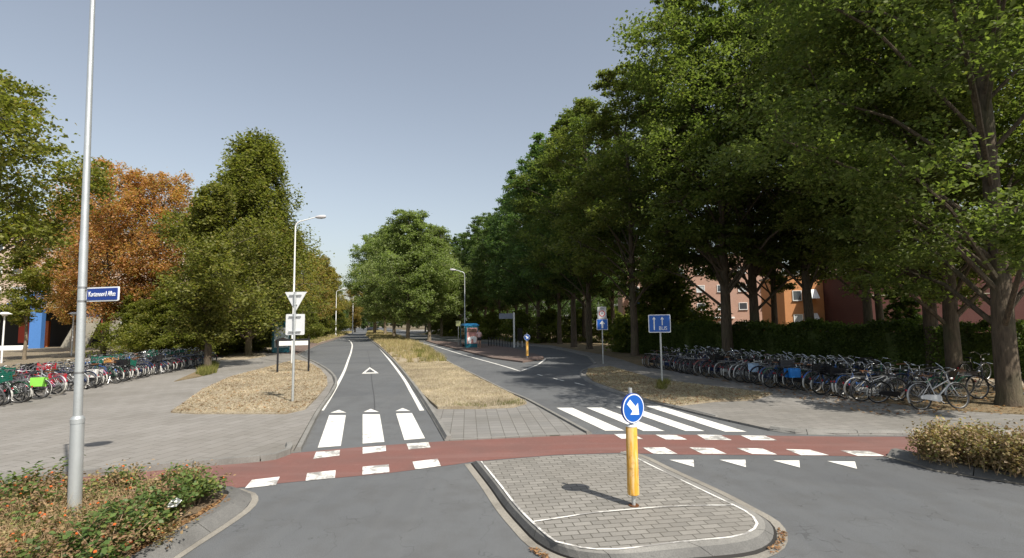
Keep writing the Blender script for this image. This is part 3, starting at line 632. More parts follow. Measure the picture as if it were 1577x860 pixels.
for px,py,s,lab in [(452,529,1.05,'yellowing tree behind the white lamp mast'),(482,523,1.0,'yellowing tree right of the give way sign'),(424,534,1.1,'olive and yellow tree behind the left bus shelter'),(500,518,1.15,'farther yellowing tree beside the left lane bend'),(512,514,1.2,'farthest yellowing tree beside the left lane')]:
    x,y=at(px,py); tree('autumn','autumn_tree',x-1,y,lab,None,s)
for n_,(px,py,s) in enumerate([(236,553,.9),(268,557,.85),(298,556,.9),(345,549,1.),(372,544,1.05),(408,543,.95),(430,536,1.),(455,532,1.),(478,527,1.),(497,522,1.),(514,517,1.1),(524,513,1.3)]):
    x,y=at(px,py); tree('shrub','shrub',x-1.5,y+1,'tall green shrub in the left roadside thicket, '+ORD[n_],'shrubs in the thicket left of the road',s,cat='shrub')
x,y=at(1022,543); tree('bushdark','low_tree',x,y,'dark low bushy tree left of the pale brick flats, behind the lane sign',None,1.25,cat='tree')
tree('autumn','autumn_tree',-46,150,'small yellowing tree at the far end of the left lane',None,1.0); tree('lime','median_tree',-40,175,'faraway light green tree where the left lane disappears',None,1.0)
FG='distant trees closing off the horizon'
fars=[]
for px in range(475,700,13): fars.append((px,random.uniform(190,280)))
for px in range(-60,480,42): fars.append((px,random.uniform(105,140)))
for px in range(700,980,24): fars.append((px,random.uniform(110,150)))
for px,d in fars:
    tree('far','distant_tree',(px-788)/788*d,d,'distant dark green tree behind everything',FG,random.uniform(.6,.8) if 525<px<700 else random.uniform(.6,.75) if px<480 else .85)
for px,py,s in [(1385,541,.9),(1408,541,1.)]:
    x,y=at(px,py); tree('thuja','conical_evergreen',x,y,'small conical evergreen in front of the maroon brick wall','pair of small conical evergreens',s*1.5,cat='evergreen')
for (x,y),od in zip([(-16,112),(-11,94),(-6,82),(-3,74),(1,66),(4,60),(8,64),(11,58),(16,66),(20,62)],ORD):
    tree('bushdark','shrub',x,y,'dark undergrowth shrub in the wood on the right, '+od,'dark undergrowth shrubs in the wood',.8,cat='shrub')

# hedge on the right
def hedge_mesh(name,line,wd,h,n,L,W,m,seed,core=.75,wob=.12):
    rng=np.random.default_rng(seed); P=[Vector(p) for p in line]; seg=[(P[i+1]-P[i]).length for i in range(len(P)-1)]; tot=sum(seg)
    s=rng.uniform(0,tot,n); cum=np.concatenate([[0],np.cumsum(seg)]); i=np.clip(np.searchsorted(cum,s)-1,0,len(seg)-1)
    A=np.array([tuple(p) for p in P]); T=(A[1:]-A[:-1]); T/=np.linalg.norm(T,axis=1)[:,None]; base=A[i]+T[i]*(s-cum[i])[:,None]; N=np.c_[-T[i][:,1],T[i][:,0]]
    u=rng.uniform(-1,1,n); z=rng.uniform(.0,1,n); face=rng.random(n)
    bulge=1+wob*np.sin(s*2.1+z*3)+wob*np.sin(s*5.3+2)+rng.normal(size=n)*.08
    off=np.where(face<.3,u,np.sign(u)*(.86+.14*rng.random(n)))*wd/2*bulge
    zz=np.where(face<.3,h*(1+wob*.6*np.sin(s*1.7)+wob*.5*np.sin(s*6.1)+rng.normal(size=n)*.035),z*h)
    C=np.c_[base+N*off[:,None],zz+.03]; V=leaves(C,L,W,rng,.2)
    me=quads(name,V,[m]); return me
def hedge(name,line,wd,h,n,L,W,m,seed,label,cat='hedge',core=.8,cm=None,stems=0):
    e=empty(name,(0,0,0),0,label,cat); link('foliage',hedge_mesh(name,line,wd,h,n,L,W,m,seed),e)
    cb=MB(); P=[Vector(p) for p in line]
    if core:
        a=offset(P,-wd*core/2); b=offset(P,wd*core/2)
        for i in range(len(P)-1):
            vs=[(*a[i],.05),(*a[i+1],.05),(*b[i+1],.05),(*b[i],.05),(*a[i],h*.88),(*a[i+1],h*.88),(*b[i+1],h*.88),(*b[i],h*.88)]
            cb.add(vs,[(3,2,1,0),(4,5,6,7),(0,1,5,4),(1,2,6,5),(2,3,7,6),(3,0,4,7)],cm or MT['bark'])
    else:
        rnd=random.Random(seed)
        for k in range(stems):
            i=rnd.randrange(len(P)-1); p=P[i].lerp(P[i+1],rnd.random()); q=Vector((rnd.uniform(-.3,.3),rnd.uniform(-.3,.3)))*wd
            cb.tube([(p.x,p.y,.05),(p.x+q.x*.5,p.y+q.y*.5,h*.5),(p.x+q.x*1.3,p.y+q.y*1.3,h*rnd.uniform(.8,1.12))],[.012,.008,.004],MT['stem'],4)
    cb.build('branches',e); return e
hedge('hedge',[(8.5,41),(12.5,33.5),(17.5,24.5),(22,17),(27,10)],1.6,2.05,120000,.12,.08,MT['hedge'],5,'long clipped dark green hedge behind the right hand bicycles',cm=MT['hedge'])
hr=[G(1440,703,.1),G(1500,716,.1),G(1560,724,.1),G(1640,735,.1),G(1800,745,.1)]
def loose_hedge(line,label):
    rng=np.random.default_rng(6); rnd=random.Random(6); e=empty('dry_hedge',(0,0,0),0,label,'hedge'); L=smooth_line(line,.1); st=MB(); C=[]
    for k in range(330):
        i=rnd.randrange(len(L)-1); p=L[i]; t=(L[i+1]-L[i]).normalized(); n=Vector((-t.y,t.x)); o=rnd.uniform(-.55,.6); hh=(.50-.30*abs(o)**2)*rnd.uniform(.7,1.22)*(1+.12*math.sin(i*.21)); b=(p.x+n.x*o*.8,p.y+n.y*o*.8,.08)
        lean=(rnd.uniform(-.14,.14),rnd.uniform(-.14,.14)); tip=(p.x+n.x*o+lean[0],p.y+n.y*o+lean[1],.08+hh)
        st.tube([b,((b[0]+tip[0])/2+.02,(b[1]+tip[1])/2,.08+hh*.55),tip],[.007,.005,.003],MT['stem'],4,cap=False)
        m_=int(rnd.uniform(50,110)); f=rng.uniform(.25,1.05,m_)[:,None]; C.append(np.array(b)*(1-f)+np.array(tip)*f+rng.normal(size=(m_,3))*.062)
    C=np.concatenate(C); C=C[C[:,2]>.1]; link('foliage',quads('foliage',leaves(C,.055,.034,rng,.3),[MT['barb']]),e); st.build('branches',e)
loose_hedge(hr,'low loose browned hedge in the corner bed at the lower right')

# ------------------------------------------------------------------ rose bushes in the left bed
def rose_mesh(seed,h,r,n,green):
    rng=np.random.default_rng(seed); rnd=random.Random(seed); st=MB(); C=[]; hips=[]; D=[]
    for k in range(16):
        a=rnd.uniform(0,6.28); rr=r*rnd.uniform(.2,1); hh=h*rnd.uniform(.55,1.1)*(1-.35*(rr/r)**2)
        p0=(rnd.uniform(-.08,.08),rnd.uniform(-.08,.08),0); p1=(math.cos(a)*rr*.5,math.sin(a)*rr*.5,hh*.62); p2=(math.cos(a)*rr,math.sin(a)*rr,hh)
        st.tube([p0,p1,p2],[.007,.005,.003],MT['stem'],4)
        gn=rnd.random()<green
        for q in range(7):
            f=rnd.uniform(.3,1.08); p=Vector(p0).lerp(Vector(p1),f*2) if f<.5 else Vector(p1).lerp(Vector(p2),f*2-1)
            P=rng.normal(size=(n,3))*.07+np.array(p); (C if gn else D).append(P)
            if rnd.random()<.08: 
                c=Vector(p)+Vector((rnd.uniform(-.06,.06),rnd.uniform(-.06,.06),.03)); hp=MB(); hp.tube([c-Vector((0,0,.013)),c-Vector((0,0,.008)),c+Vector((0,0,.008)),c+Vector((0,0,.014))],[.004,.015,.014,.004],MT['hip'],6); hips.append(hp.mesh('rose_hip',True))
    c=lambda X,m,nm,L: quads(nm,leaves(np.concatenate(X)[np.concatenate(X)[:,2]>.01],L,L*.62,rng,.5),[m]) if X else None
    return st.mesh('stems',True), c(C,MT['rose'],'leaves',.066), c(D,MT['dryleaf'],'dry_leaves',.045), hips
RM=[rose_mesh(20,.68,.46,13,.9),rose_mesh(21,.55,.48,10,.35),rose_mesh(22,.66,.42,11,.7),rose_mesh(23,.46,.5,9,.12)]
RG='rose bushes in the corner bed round the lamp post'
RL=['green rose bush','half dry rose bush','mostly green rose bush','brown withered rose bush']
def rose(k,px,py,s,lab):
    x,y=G(px,py,.1); e=empty('rose_bush',(x,y,.1),random.uniform(0,6.28),lab,'bush',RG); e.scale=(s,s,s*.74)
    for nm,me in zip(('stems','leaves','dry_leaves'),RM[k][:3]):
        if me: link(nm,me,e)
    for me in RM[k][3]: link('rose_hip',me,e)
rr=random.Random(5)
rose(0,300,776,.9,'green rose bush nearest the rounded kerb tip, above the white litter'); rose(0,250,805,1.0,'green rose bush just left of the white litter'); rose(0,190,842,1.0,'green rose bush at the bottom edge right of the lamp post')
ORD=['leftmost','second from the left','third from the left','fourth from the left','fifth from the left','sixth from the left','seventh from the left','eighth from the left','ninth from the left','tenth from the left','eleventh from the left','twelfth from the left','thirteenth from the left','fourteenth from the left','fifteenth from the left','sixteenth from the left','seventeenth from the left','eighteenth from the left']
LINES=[('in the back line of the left bed',[(-50,790,2),(20,790,2),(62,782,2),(112,782,3),(150,776,3),(195,772,1),(238,768,2),(292,764,1)]),
 ('in the middle line of the left bed',[(-30,825,3),(25,818,3),(80,812,1),(155,808,3),(215,806,3),(262,790,1)]),
 ('in the front line of the left bed',[(-10,862,3),(55,855,3),(100,850,1),(150,848,3),(225,832,3)]),
 ('along the bottom edge of the picture',[(-30,905,3),(35,900,1),(95,905,3),(160,885,2)])]
for wh,L in LINES:
    for i,(px,py,kk) in enumerate(L):
        rose(kk,px,py,rr.uniform(.85,1.12),RL[kk]+', '+ORD[i]+' '+wh)
x,y=G(278,802,.1)
lb=MB(); lb.add([(0,0,0),(.11,.01,.0),(.13,.09,.05),(.02,.1,.02),(.05,.04,.10),(.1,.05,.09),(.06,.09,.06)],[(0,1,5,4),(1,2,5),(2,6,5),(2,3,6),(3,0,4,6),(4,5,6)],MT['litterw'])
tag(lb.build('crumpled_litter',loc=(x-.05,y-.2,.33)),'crumpled white plastic litter caught in the bush by the left kerb','litter')

stuff(blades('dry_twigs',GP([(-60,810),(60,786),(200,780),(290,772),(300,785),(220,822),(150,860),(60,900),(-100,930)],.1),3600,.1,.36,.008,MT['tallg'],31,260,.7),'dry straw stalks standing between the rose bushes','dry stalks')
# ------------------------------------------------------------------ bicycles
def ring(mb,c,rad,r,m,n=28,k=5,ax='y'):
    mb.tube([(c[0]+rad*math.cos(2*math.pi*i/n),c[1],c[2]+rad*math.sin(2*math.pi*i/n)) for i in range(n)],r,m,k,closed=True)
def wheel_meshes(tm):
    t=MB(); ring(t,(0,0,0),.332,.019,tm,28,6); rm=MB(); ring(rm,(0,0,0),.308,.010,MT['rimst'],28,4)
    sp=MB()
    for i in range(22):
        a=2*math.pi*i/22; s_=.02*(1 if i%2 else -1); sp.tube([(math.cos(a+.25)*.02,s_,math.sin(a+.25)*.02),(math.cos(a)*.305,0,math.sin(a)*.305)],.0016,MT['steel'],3,cap=False)
    sp.tube([(0,-.045,0),(0,.045,0)],.02,MT['steel'],8); return t.mesh('wheel',True),rm.mesh('rim',True),sp.mesh('spokes')
WB=wheel_meshes(MT['rubber']); WG=wheel_meshes(MT['greyrub'])
def arc(c,rad,a0,a1,n=9): return [(c[0]+rad*math.cos(a0+(a1-a0)*i/n),c[1],c[2]+rad*math.sin(a0+(a1-a0)*i/n)) for i in range(n+1)]
def guard(c,a0,a1,m,mtip=None):
    g=MB(); P=arc(c,.362,a0,a1,12); n=len(P); vs=[]
    for (x,y,z) in P: 
        d=Vector((x-c[0],0,z-c[2])).normalized()*.012
        vs+=[(x-d.x,y-.03,z-d.z),(x,y,z),(x-d.x,y+.03,z-d.z)]
    for i in range(n-1): g.add(vs[3*i:3*i+6],[(0,1,4,3),(1,2,5,4)],mtip if (mtip and i>=n-4) else m)
    return g
def make_bike(fm, style='lady', tyre=0, crate=None, gtip=True, bar='sweep', lab=None, cat='bicycle'):
    e=empty('bicycle',(0,0,0),0,lab,cat); W_=WG if tyre else WB
    fr=MB(); rc=(-.54,0,.34); fc=(.56,0,.34); bb=(-.06,0,.29); st=(-.22,0,.74); hd=(.34,0,.86); hb=(.385,0,.66)
    fr.tube([bb,st],.016,fm,7); fr.tube([hb,hd],.018,fm,7); fr.tube([hd,(.335,0,.93)],.013,MT['chrome'],6)
    if style=='lady':
        fr.tube([hb,(.2,0,.42),(.05,0,.31),bb],.019,fm,7); fr.tube([(.37,0,.72),(.22,0,.53),(0,0,.42),(-.12,0,.46)],.012,fm,6)
    elif style=='mixte': fr.tube([hb,bb],.019,fm,7); fr.tube([(.365,0,.76),(-.15,0,.53)],.015,fm,6)
    else: fr.tube([hb,bb],.018,fm,7); fr.tube([(.35,0,.8),(-.205,0,.71)],.016,fm,7)
    for s_ in (-1,1):
        fr.tube([(bb[0],s_*.03,bb[2]),(rc[0],s_*.055,rc[2])],.010,fm,5); fr.tube([(-.2,s_*.02,.68),(rc[0],s_*.055,rc[2])],.009,fm,5)
        fr.tube([(.39,s_*.04,.64),(.44,s_*.055,.52),(fc[0],s_*.055,fc[2])],.011,fm,5)
    fr.build('frame',e,True)
    for c in (rc,fc):
        w_=link('wheel',W_[0],e); w_.location=c; w_.rotation_euler=(0,random.random()*3,0); link('rim',W_[1],w_); link('spokes',W_[2],w_)
    guard(rc,R(20),R(205),fm if fm!=MT['chrome'] else MT['black'],MT['offw'] if gtip else None).build('mudguard',e)
    guard(fc,R(175),R(30),fm).build('mudguard',e)
    sd_=MB(); sd_.tube([st,(-.245,0,.84)],.012,MT['chrome'],6)
    sd_.add([(-.40,-.085,.875),(-.40,.085,.875),(-.28,-.09,.865),(-.28,.09,.865),(-.12,-.02,.86),(-.12,.02,.86),(-.39,-.07,.915),(-.39,.07,.915),(-.28,-.06,.905),(-.28,.06,.905),(-.13,-.015,.895),(-.13,.015,.895)],
        [(0,2,3,1),(2,4,5,3),(6,7,9,8),(8,9,11,10),(0,1,7,6),(0,6,8,2),(2,8,10,4),(1,3,9,7),(3,5,11,9),(4,10,11,5)],random.choice([MT['black'],MT['black'],MT['leather']])); sd_.build('saddle',e)
    hb_=MB(); P=[(.20,-.29,1.0),(.30,-.30,1.03),(.38,-.22,1.06),(.36,-.06,1.0),(.335,0,.95),(.36,.06,1.0),(.38,.22,1.06),(.30,.30,1.03),(.20,.29,1.0)] if bar=='sweep' else [(.36,-.31,.98),(.37,-.1,.97),(.335,0,.95),(.37,.1,.97),(.36,.31,.98)]
    hb_.tube(P,.011,MT['chrome'],6); h_=hb_.build('handlebar',e,True)
    for s_ in (0,-1): 
        a,b=Vector(P[s_]),Vector(P[1 if s_==0 else -2]); gr=MB(); gr.tube([a,a.lerp(b,.8 if bar=='sweep' else .5)],.017,MT['black'],6); gr.build('grip',h_,True)
    rk=MB()
    for s_ in (-1,1): rk.tube([(-.24,s_*.05,.70),(-.30,s_*.06,.735),(-.74,s_*.06,.735)],.006,MT['steel'],5); rk.tube([(-.66,s_*.06,.735),(-.55,s_*.058,.35)],.005,MT['steel'],4)
    for x_ in (-.36,-.5,-.62,-.74): rk.tube([(x_,-.06,.735),(x_,.06,.735)],.005,MT['steel'],4)
    rk.build('luggage_rack',e)
    cg=MB(); cg.plate([(-.57,.30),(-.57,.37),(-.4,.40),(-.02,.385),(.03,.34),(.03,.24),(-.05,.2),(-.3,.25)],Matrix.Translation((0,-.075,0)),.03,MT['black'] if style=='lady' else fm) if style!='sport' else cg.tube(arc((bb[0],-.06,bb[2]),.09,0,6.0,12),.006,MT['steel'],4); cg.build('chain_guard',e)
    for s_ in (-1,1): pd=MB(); pd.tube([(bb[0],s_*.05,bb[2]),(bb[0]-s_*.1,s_*.11,bb[2]+s_*.13)],.010,MT['chrome'],5); pd.box((bb[0]-s_*.1,s_*.15,bb[2]+s_*.13),(.09,.09,.025),MT['black']); pd.build('pedal',e)
    hl=MB(); hl.tube([(.42,0,.80),(.46,0,.80),(.49,0,.80)],[.02,.035,.036],MT['chrome'],8); hl.build('headlight',e,True)
    rl=MB(); rl.box((-.905,0,.52),(.02,.04,.045),MT['redplast']); rl.build('rear_light',e)
    ks=MB(); ks.tube([(-.3,.05,.3),(-.36,.2,.02)],.008,MT['steel'],5); ks.build('kickstand',e)
    if crate:
        m_,pos=crate; cb=MB()
        if pos=='front': c=(.56,0,.88); d=(.34,.42,.26)
        elif pos=='rear': c=(-.52,0,.86); d=(.4,.32,.24)
        if pos in('front','rear'):
            cb.box((c[0],c[1],c[2]-d[2]/2),(d[0],d[1],.015),m_)
            for k in range(4):
                zz=c[2]-d[2]/2+.03+k*d[2]/4
                for s_ in (-1,1): cb.box((c[0],s_*d[1]/2,zz),(d[0],.012,.04),m_); cb.box((c[0]+s_*d[0]/2,0,zz),(.012,d[1]-.014,.04),m_)
            for a in (-1,1):
                for b in (-1,1): cb.box((c[0]+a*(d[0]/2+.004),b*(d[1]/2+.004),c[2]),(.03,.03,d[2]+.03),m_)
            cb.build('crate',e)
        else:
            for s_ in (-1,1):
                cb=MB(); cb.add([(-.72,s_*.08,.74),(-.34,s_*.08,.74),(-.36,s_*.08,.42),(-.70,s_*.08,.42),(-.72,s_*.19,.72),(-.34,s_*.19,.72),(-.37,s_*.21,.43),(-.69,s_*.21,.43)],[(0,1,2,3),(4,7,6,5),(0,4,5,1),(1,5,6,2),(2,6,7,3),(3,7,4,0)],m_); cb.build('pannier_bag',e)
    return e
cp=lambda n,c: mat(n,c,.35,.1,.1,5,coat=.3)
FB=[cp('frame_black',(.014,.014,.016)),cp('frame_navy',(.012,.03,.10)),cp('frame_silver',(.42,.43,.44)),cp('frame_red',(.35,.015,.02)),cp('frame_green',(.02,.09,.05)),cp('frame_white',(.62,.62,.6)),cp('frame_blue',(.03,.12,.38)),cp('frame_grey',(.09,.09,.095)),cp('frame_purple',(.2,.07,.16))]
VAR=[('black step through bicycle',dict(fm=FB[0],style='lady')),('black bicycle with green front crate',dict(fm=FB[0],style='lady',crate=(MT['crateg'],'front'))),
 ('navy bicycle',dict(fm=FB[1],style='mixte')),('silver bicycle',dict(fm=FB[2],style='mixte',tyre=1)),('dark grey diamond framed bicycle',dict(fm=FB[7],style='sport',gtip=False,bar='flat')),
 ('dark green bicycle',dict(fm=FB[4],style='lady')),('dark red bicycle',dict(fm=FB[3],style='lady')),('white bicycle',dict(fm=FB[5],style='mixte',tyre=1)),('blue bicycle',dict(fm=FB[6],style='sport',tyre=1)),('black bicycle with black rear crate',dict(fm=FB[0],style='sport',crate=(MT['black'],'rear'))),
 ('grey bicycle with teal rear crate',dict(fm=FB[7],style='lady',crate=(MT['crateg'],'rear'))),('purple bicycle',dict(fm=FB[8],style='lady',tyre=1))]
PB=[]
for nm,kw in VAR: PB.append((nm,make_bike(**kw)))
used=set()
def put(vi,x,y,rz,lean,label,group,s=1.,turn=0.,zb=ZL+.005):
    nm,p=PB[vi]
    o=p if vi not in used else copy_tree(p); used.add(vi)
    o['label']=label
    if group: o['group']=group
    elif 'group' in o.keys(): del o['group']
    o.location=(x,y,zb); o.rotation_euler=(lean,0,rz); o.scale=(s,s,s); return o
WLEFT=[0,1,2,0,3,0,4,5,10,0,2,1,2,4,4,11,8,1,5,9,4,0]; WRIGHT=[0,0,2,3,4,0,6,5,9,0,7,8,4,0,9,4,2]
rb=random.Random(11)
O1=['first','second','third','fourth','fifth','sixth','seventh','eighth','ninth','tenth','eleventh','twelfth','thirteenth','fourteenth','fifteenth','sixteenth','seventeenth','eighteenth','nineteenth']
O2={2:('twentieth','twenty'),3:('thirtieth','thirty'),4:('fortieth','forty'),5:('fiftieth','fifty')}
def ordw(i):
    i+=1
    return O1[i-1] if i<20 else (O2[i//10][0] if i%10==0 else O2[i//10][1]+' '+O1[i%10-1])
def row(A,B,sp,side,off,weights,where,grp,face,special={}):
    A=Vector(A);B=Vector(B);n=int((B-A).length/sp)
    for i in range(n+1):
        p=A.lerp(B,i/n); rzv=(0 if face>0 else math.pi)+rb.gauss(0,.25)
        x=p.x+side*(off+rb.uniform(-.18,.18)); y=p.y+rb.uniform(-.13,.13)
        if i in special:
            kw,lab=special[i]; b=make_bike(**kw); tag(b,lab); b.location=(x,y,ZL+.005); b.rotation_euler=(rb.uniform(-.12,.12),0,rzv); continue
        vi=rb.choice(weights); put(vi,x,y,rzv,rb.gauss(0,.13),PB[vi][0]+', '+ordw(i)+' from the near end, '+where,grp,rb.uniform(.95,1.04))
L0=(-15.4,14.4);L1=(-19.1,33.4); gl='bicycles parked side by side on the left pavement'
spL={4:(dict(fm=FB[1],style='sport',tyre=1),'blue bicycle with wide pale tyres near the left edge'),
 9:(dict(fm=FB[2],style='lady',crate=(MT['lime_c'],'bag')),'bicycle with bright lime green bags in the left row'),
 14:(dict(fm=FB[3],style='lady',crate=(MT['redplast'],'bag')),'bicycle with bright red bags right of the lamp post'),
 18:(dict(fm=FB[7],style='mixte',crate=(MT['cratew'],'bag')),'bicycle with pale grey bags in the left row'),
 27:(dict(fm=FB[0],style='lady',crate=(MT['cratewood'],'front')),'bicycle with an orange wooden crate in the left row')}
row(L0,L1,.36,-1,.92,WLEFT,'left row front line',gl,-1,spL)
row((-17.2,14.6),(-20.9,33.4),.44,-1,1.05,WLEFT,'left row back line',gl+' behind the front line',1,{14:(dict(fm=FB[3],style='lady',crate=(MT['redplast'],'front')),'bicycle with a red front crate in the back line left of the lamp post')})
R0=(10.05,14.9);R1_=(6.7,27.0); gr_='bicycles parked side by side below the right hand trees'
spR={3:(dict(fm=FB[6],style='lady'),'blue bicycle with step through frame near the right end of the right row'),
 9:(dict(fm=FB[0],style='lady',crate=(MT['bagblue'],'bag')),'bicycle with bright blue bags in the right row'),
 15:(dict(fm=FB[0],style='lady',crate=(MT['bagpale'],'bag')),'bicycle with pale blue bags in the right row'),
 17:(dict(fm=FB[5],style='sport'),'white diamond framed bicycle in the middle of the right row'),
 24:(dict(fm=FB[3],style='lady',tyre=1),'bright red bicycle behind the lane sign in the right row')}
row(R0,R1_,.33,1,.9,WRIGHT,'right row front line',gr_,1,spR)
row((12.0,15.6),(8.7,27.3),.40,1,.95,WRIGHT,'right row back line',gr_+' behind the front line',-1)
x0,y0=G(1415,636); x1,y1=G(1482,634)
b=make_bike(FB[2],'mixte',0,None,True,'sweep','silver and black bicycle standing apart at the right end of the row'); b.location=((x0+x1)/2+.08,y0+.15,ZL); b.rotation_euler=(-.10,0,.10)
x,y=G(1545,623); b=make_bike(FB[0],'lady',0,None,False,'sweep','black bicycle half hidden behind the nearest oak trunk'); b.location=(x+.42,y+.6,.07); b.rotation_euler=(.05,0,math.pi)
x,y=G(1502,590); b=make_bike(FB[0],'lady',0,None,False,'sweep','black bicycle between the two right hand oak trunks beside the sandy path'); b.location=(x,y,.07); b.rotation_euler=(.05,0,.3)

# ------------------------------------------------------------------ street lamps and signs
def rotm(rz): return Matrix.Rotation(rz,4,'Z')
x,y=G(113,826)
e=empty('street_lamp',(x,y,0),0,'tall galvanised lamp post standing in the left corner bed','street lamp'); e.rotation_euler=(0,-.022,0)
p=MB(); p.tube([(0,0,0),(0,0,1.36),(0,0,1.40),(0,0,1.42),(0,0,3.55),(0,0,3.58),(0,0,7.3)],[.071,.069,.066,.047,.045,.041,.026],MT['galv'],20,); p.tube([(0,0,1.33),(0,0,1.385)],.0735,MT['galv'],20); p.build('pole',e,True)
h=MB(); h.tube([(0,0,7.25),(.1,-.02,7.36),(.6,-.05,7.42)],[.026,.024,.022],MT['galv'],8); h.tube([(.72,-.05,7.30),(.72,-.05,7.38),(.72,-.05,7.46),(.72,-.05,7.52)],[.22,.25,.17,.05],MT['galv'],20); h.build('lamp_head',e,True)
for z_ in (2.82,2.99,1.94): bnd=MB(); bnd.tube([(0,0,z_-.012),(0,0,z_+.012)],.048,MT['steel'],20); bnd.build('clamp_band',e,True)
def text(s,size,m,M4,parent,name='lettering',ext=.002,sx=1.,align='CENTER'):
    c=bpy.data.curves.new(name,'FONT'); c.body=s; c.size=size; c.extrude=ext; c.align_x=align; c.align_y='CENTER'
    o=bpy.data.objects.new(name+'_src',c); COL.objects.link(o); bpy.context.view_layer.update()
    me=bpy.data.meshes.new_from_object(o.evaluated_get(bpy.context.evaluated_depsgraph_get())); bpy.data.objects.remove(o)
    me.transform(M4@Matrix.Rotation(R(90),4,'X')@Matrix.Diagonal((sx,1,1,1))); me.materials.clear(); me.materials.append(m); r=link(name,me,parent); return r
def rrect(w_,h_,r=.03,n=4):
    P=[]
    for cx,cy,a in ((w_/2-r,h_/2-r,0),(-w_/2+r,h_/2-r,90),(-w_/2+r,-h_/2+r,180),(w_/2-r,-h_/2+r,270)):
        for i in range(n+1): an=R(a+90*i/n); P.append((cx+r*math.cos(an),cy+r*math.sin(an)))
    return P
# street name plate: mounted on the lamp post
sx_,sy_=x-.062,y; e2=empty('street_name_sign',(x-.05,y,2.90),R(-16),'blue street name plate with white lettering clamped to the lamp post','street sign'); e2.scale=(1.13,1.13,1.13)
T=Matrix.Translation
pb=MB(); pb.plate(rrect(.47,.155,.015),T((.285,0,0)),.012,MT['swhite']); pb.build('border_plate',e2)
pb=MB(); pb.plate(rrect(.445,.128,.01),T((.285,-.004,0)),.004,MT['blued']); pb.build('blue_panel',e2)
text('Kortenoord Allee',.078,MT['swhite'],T((.285,-.006,0)),e2,sx=.70)
for z_ in (-.06,.06): pb=MB(); pb.box((.04,.006,z_),(.12,.02,.014),MT['steel']); pb.build('bracket',e2)
def mast(px,py,H,armx,army,label,m,group=None,r=.075):
    x,y=G(px,py); e=empty('street_lamp',(x,y,0),0,label,'street lamp',group); p=MB()
    p.tube([(0,0,0),(0,0,2.0),(0,0,2.03),(0,0,H-.3),(armx*.04,army*.04,H-.08),(armx*.15,army*.15,H+.05),(armx*.75,army*.75,H+.32)],[r,r,r*.75,r*.5,r*.48,r*.46,r*.35],m,12); p.build('pole',e,True)
    h=MB(); a=Vector((armx*.72,army*.72,H+.31)); d=Vector((armx,army,.10)).normalized(); h.tube([a,a+d*.1,a+d*.35,a+d*.6,a+d*.68],[.05,.09,.13,.11,.04],MT['greyp'],10); h.build('lamp_head',e,True); return e
mast(450,562,9.0,1.75,0,'white lamp mast with curved arm behind the give way sign',MT['white'],r=.085)
mast(716,531,8.2,-1.4,0,'lamp mast with left pointing arm beside the right bus shelter',MT['galv'],r=.09)
mast(543,515,9.,1.6,0,'farther white lamp mast on the left roadside',MT['white'],r=.14)
mast(517,519,9.,1.6,0,'white lamp mast half hidden in trees at the left bend',MT['white'],r=.10)
# give way sign seen from behind
x,y=G(450.5,623); e=empty('give_way_sign',(x,y,.08),R(-4),'back of a triangular sign above a square panel on a thin pole','traffic sign')
p=MB(); p.tube([(0,0,0),(0,0,3.46)],.038,MT['galv'],12); p.build('pole',e,True)
t_=MB(); t_.plate([(-.36,3.43),(.36,3.43),(.345,3.46),(-.345,3.46)],T((0,.045,0)),.02,MT['alu']); t_.plate([(-.345,3.43),(.345,3.43),(.02,2.86),(-.02,2.86)],T((0,.045,0)),.015,MT['alu']); t_.build('triangular_panel',e)
t_=MB(); t_.plate(rrect(.62,.66,.03),T((0,.045,2.42)),.015,MT['alu']); t_.build('square_panel',e)
for z_ in (3.36,3.05,2.68,2.2): t_=MB(); t_.box((0,.02,z_),(.40 if z_>3.3 or z_<2.8 else .12,.04,.03),MT['galv']); t_.tube([(0,0,z_-.02),(0,0,z_+.02)],.046,MT['galv'],12); t_.build('clamp',e)
# white board in black frame
xa,ya=G(427,577); xb,yb=G(475,575); e=empty('framed_board',(xa,ya,.08),math.atan2(yb-ya,xb-xa),'white strip board between two black posts on the left verge','sign board'); D=math.hypot(xb-xa,yb-ya)
for X in (0,D):
    p=MB(); p.box((X,0,.79),(.09,.09,1.62),MT['black']); p.build('post',e)
p=MB(); p.box((D/2,0,1.645),(D+.09,.10,.09),MT['black']); p.build('top_rail',e)
p=MB(); p.box((D/2,-.03,1.47),(D-.1,.05,.22),MT['white']); p.build('board',e)
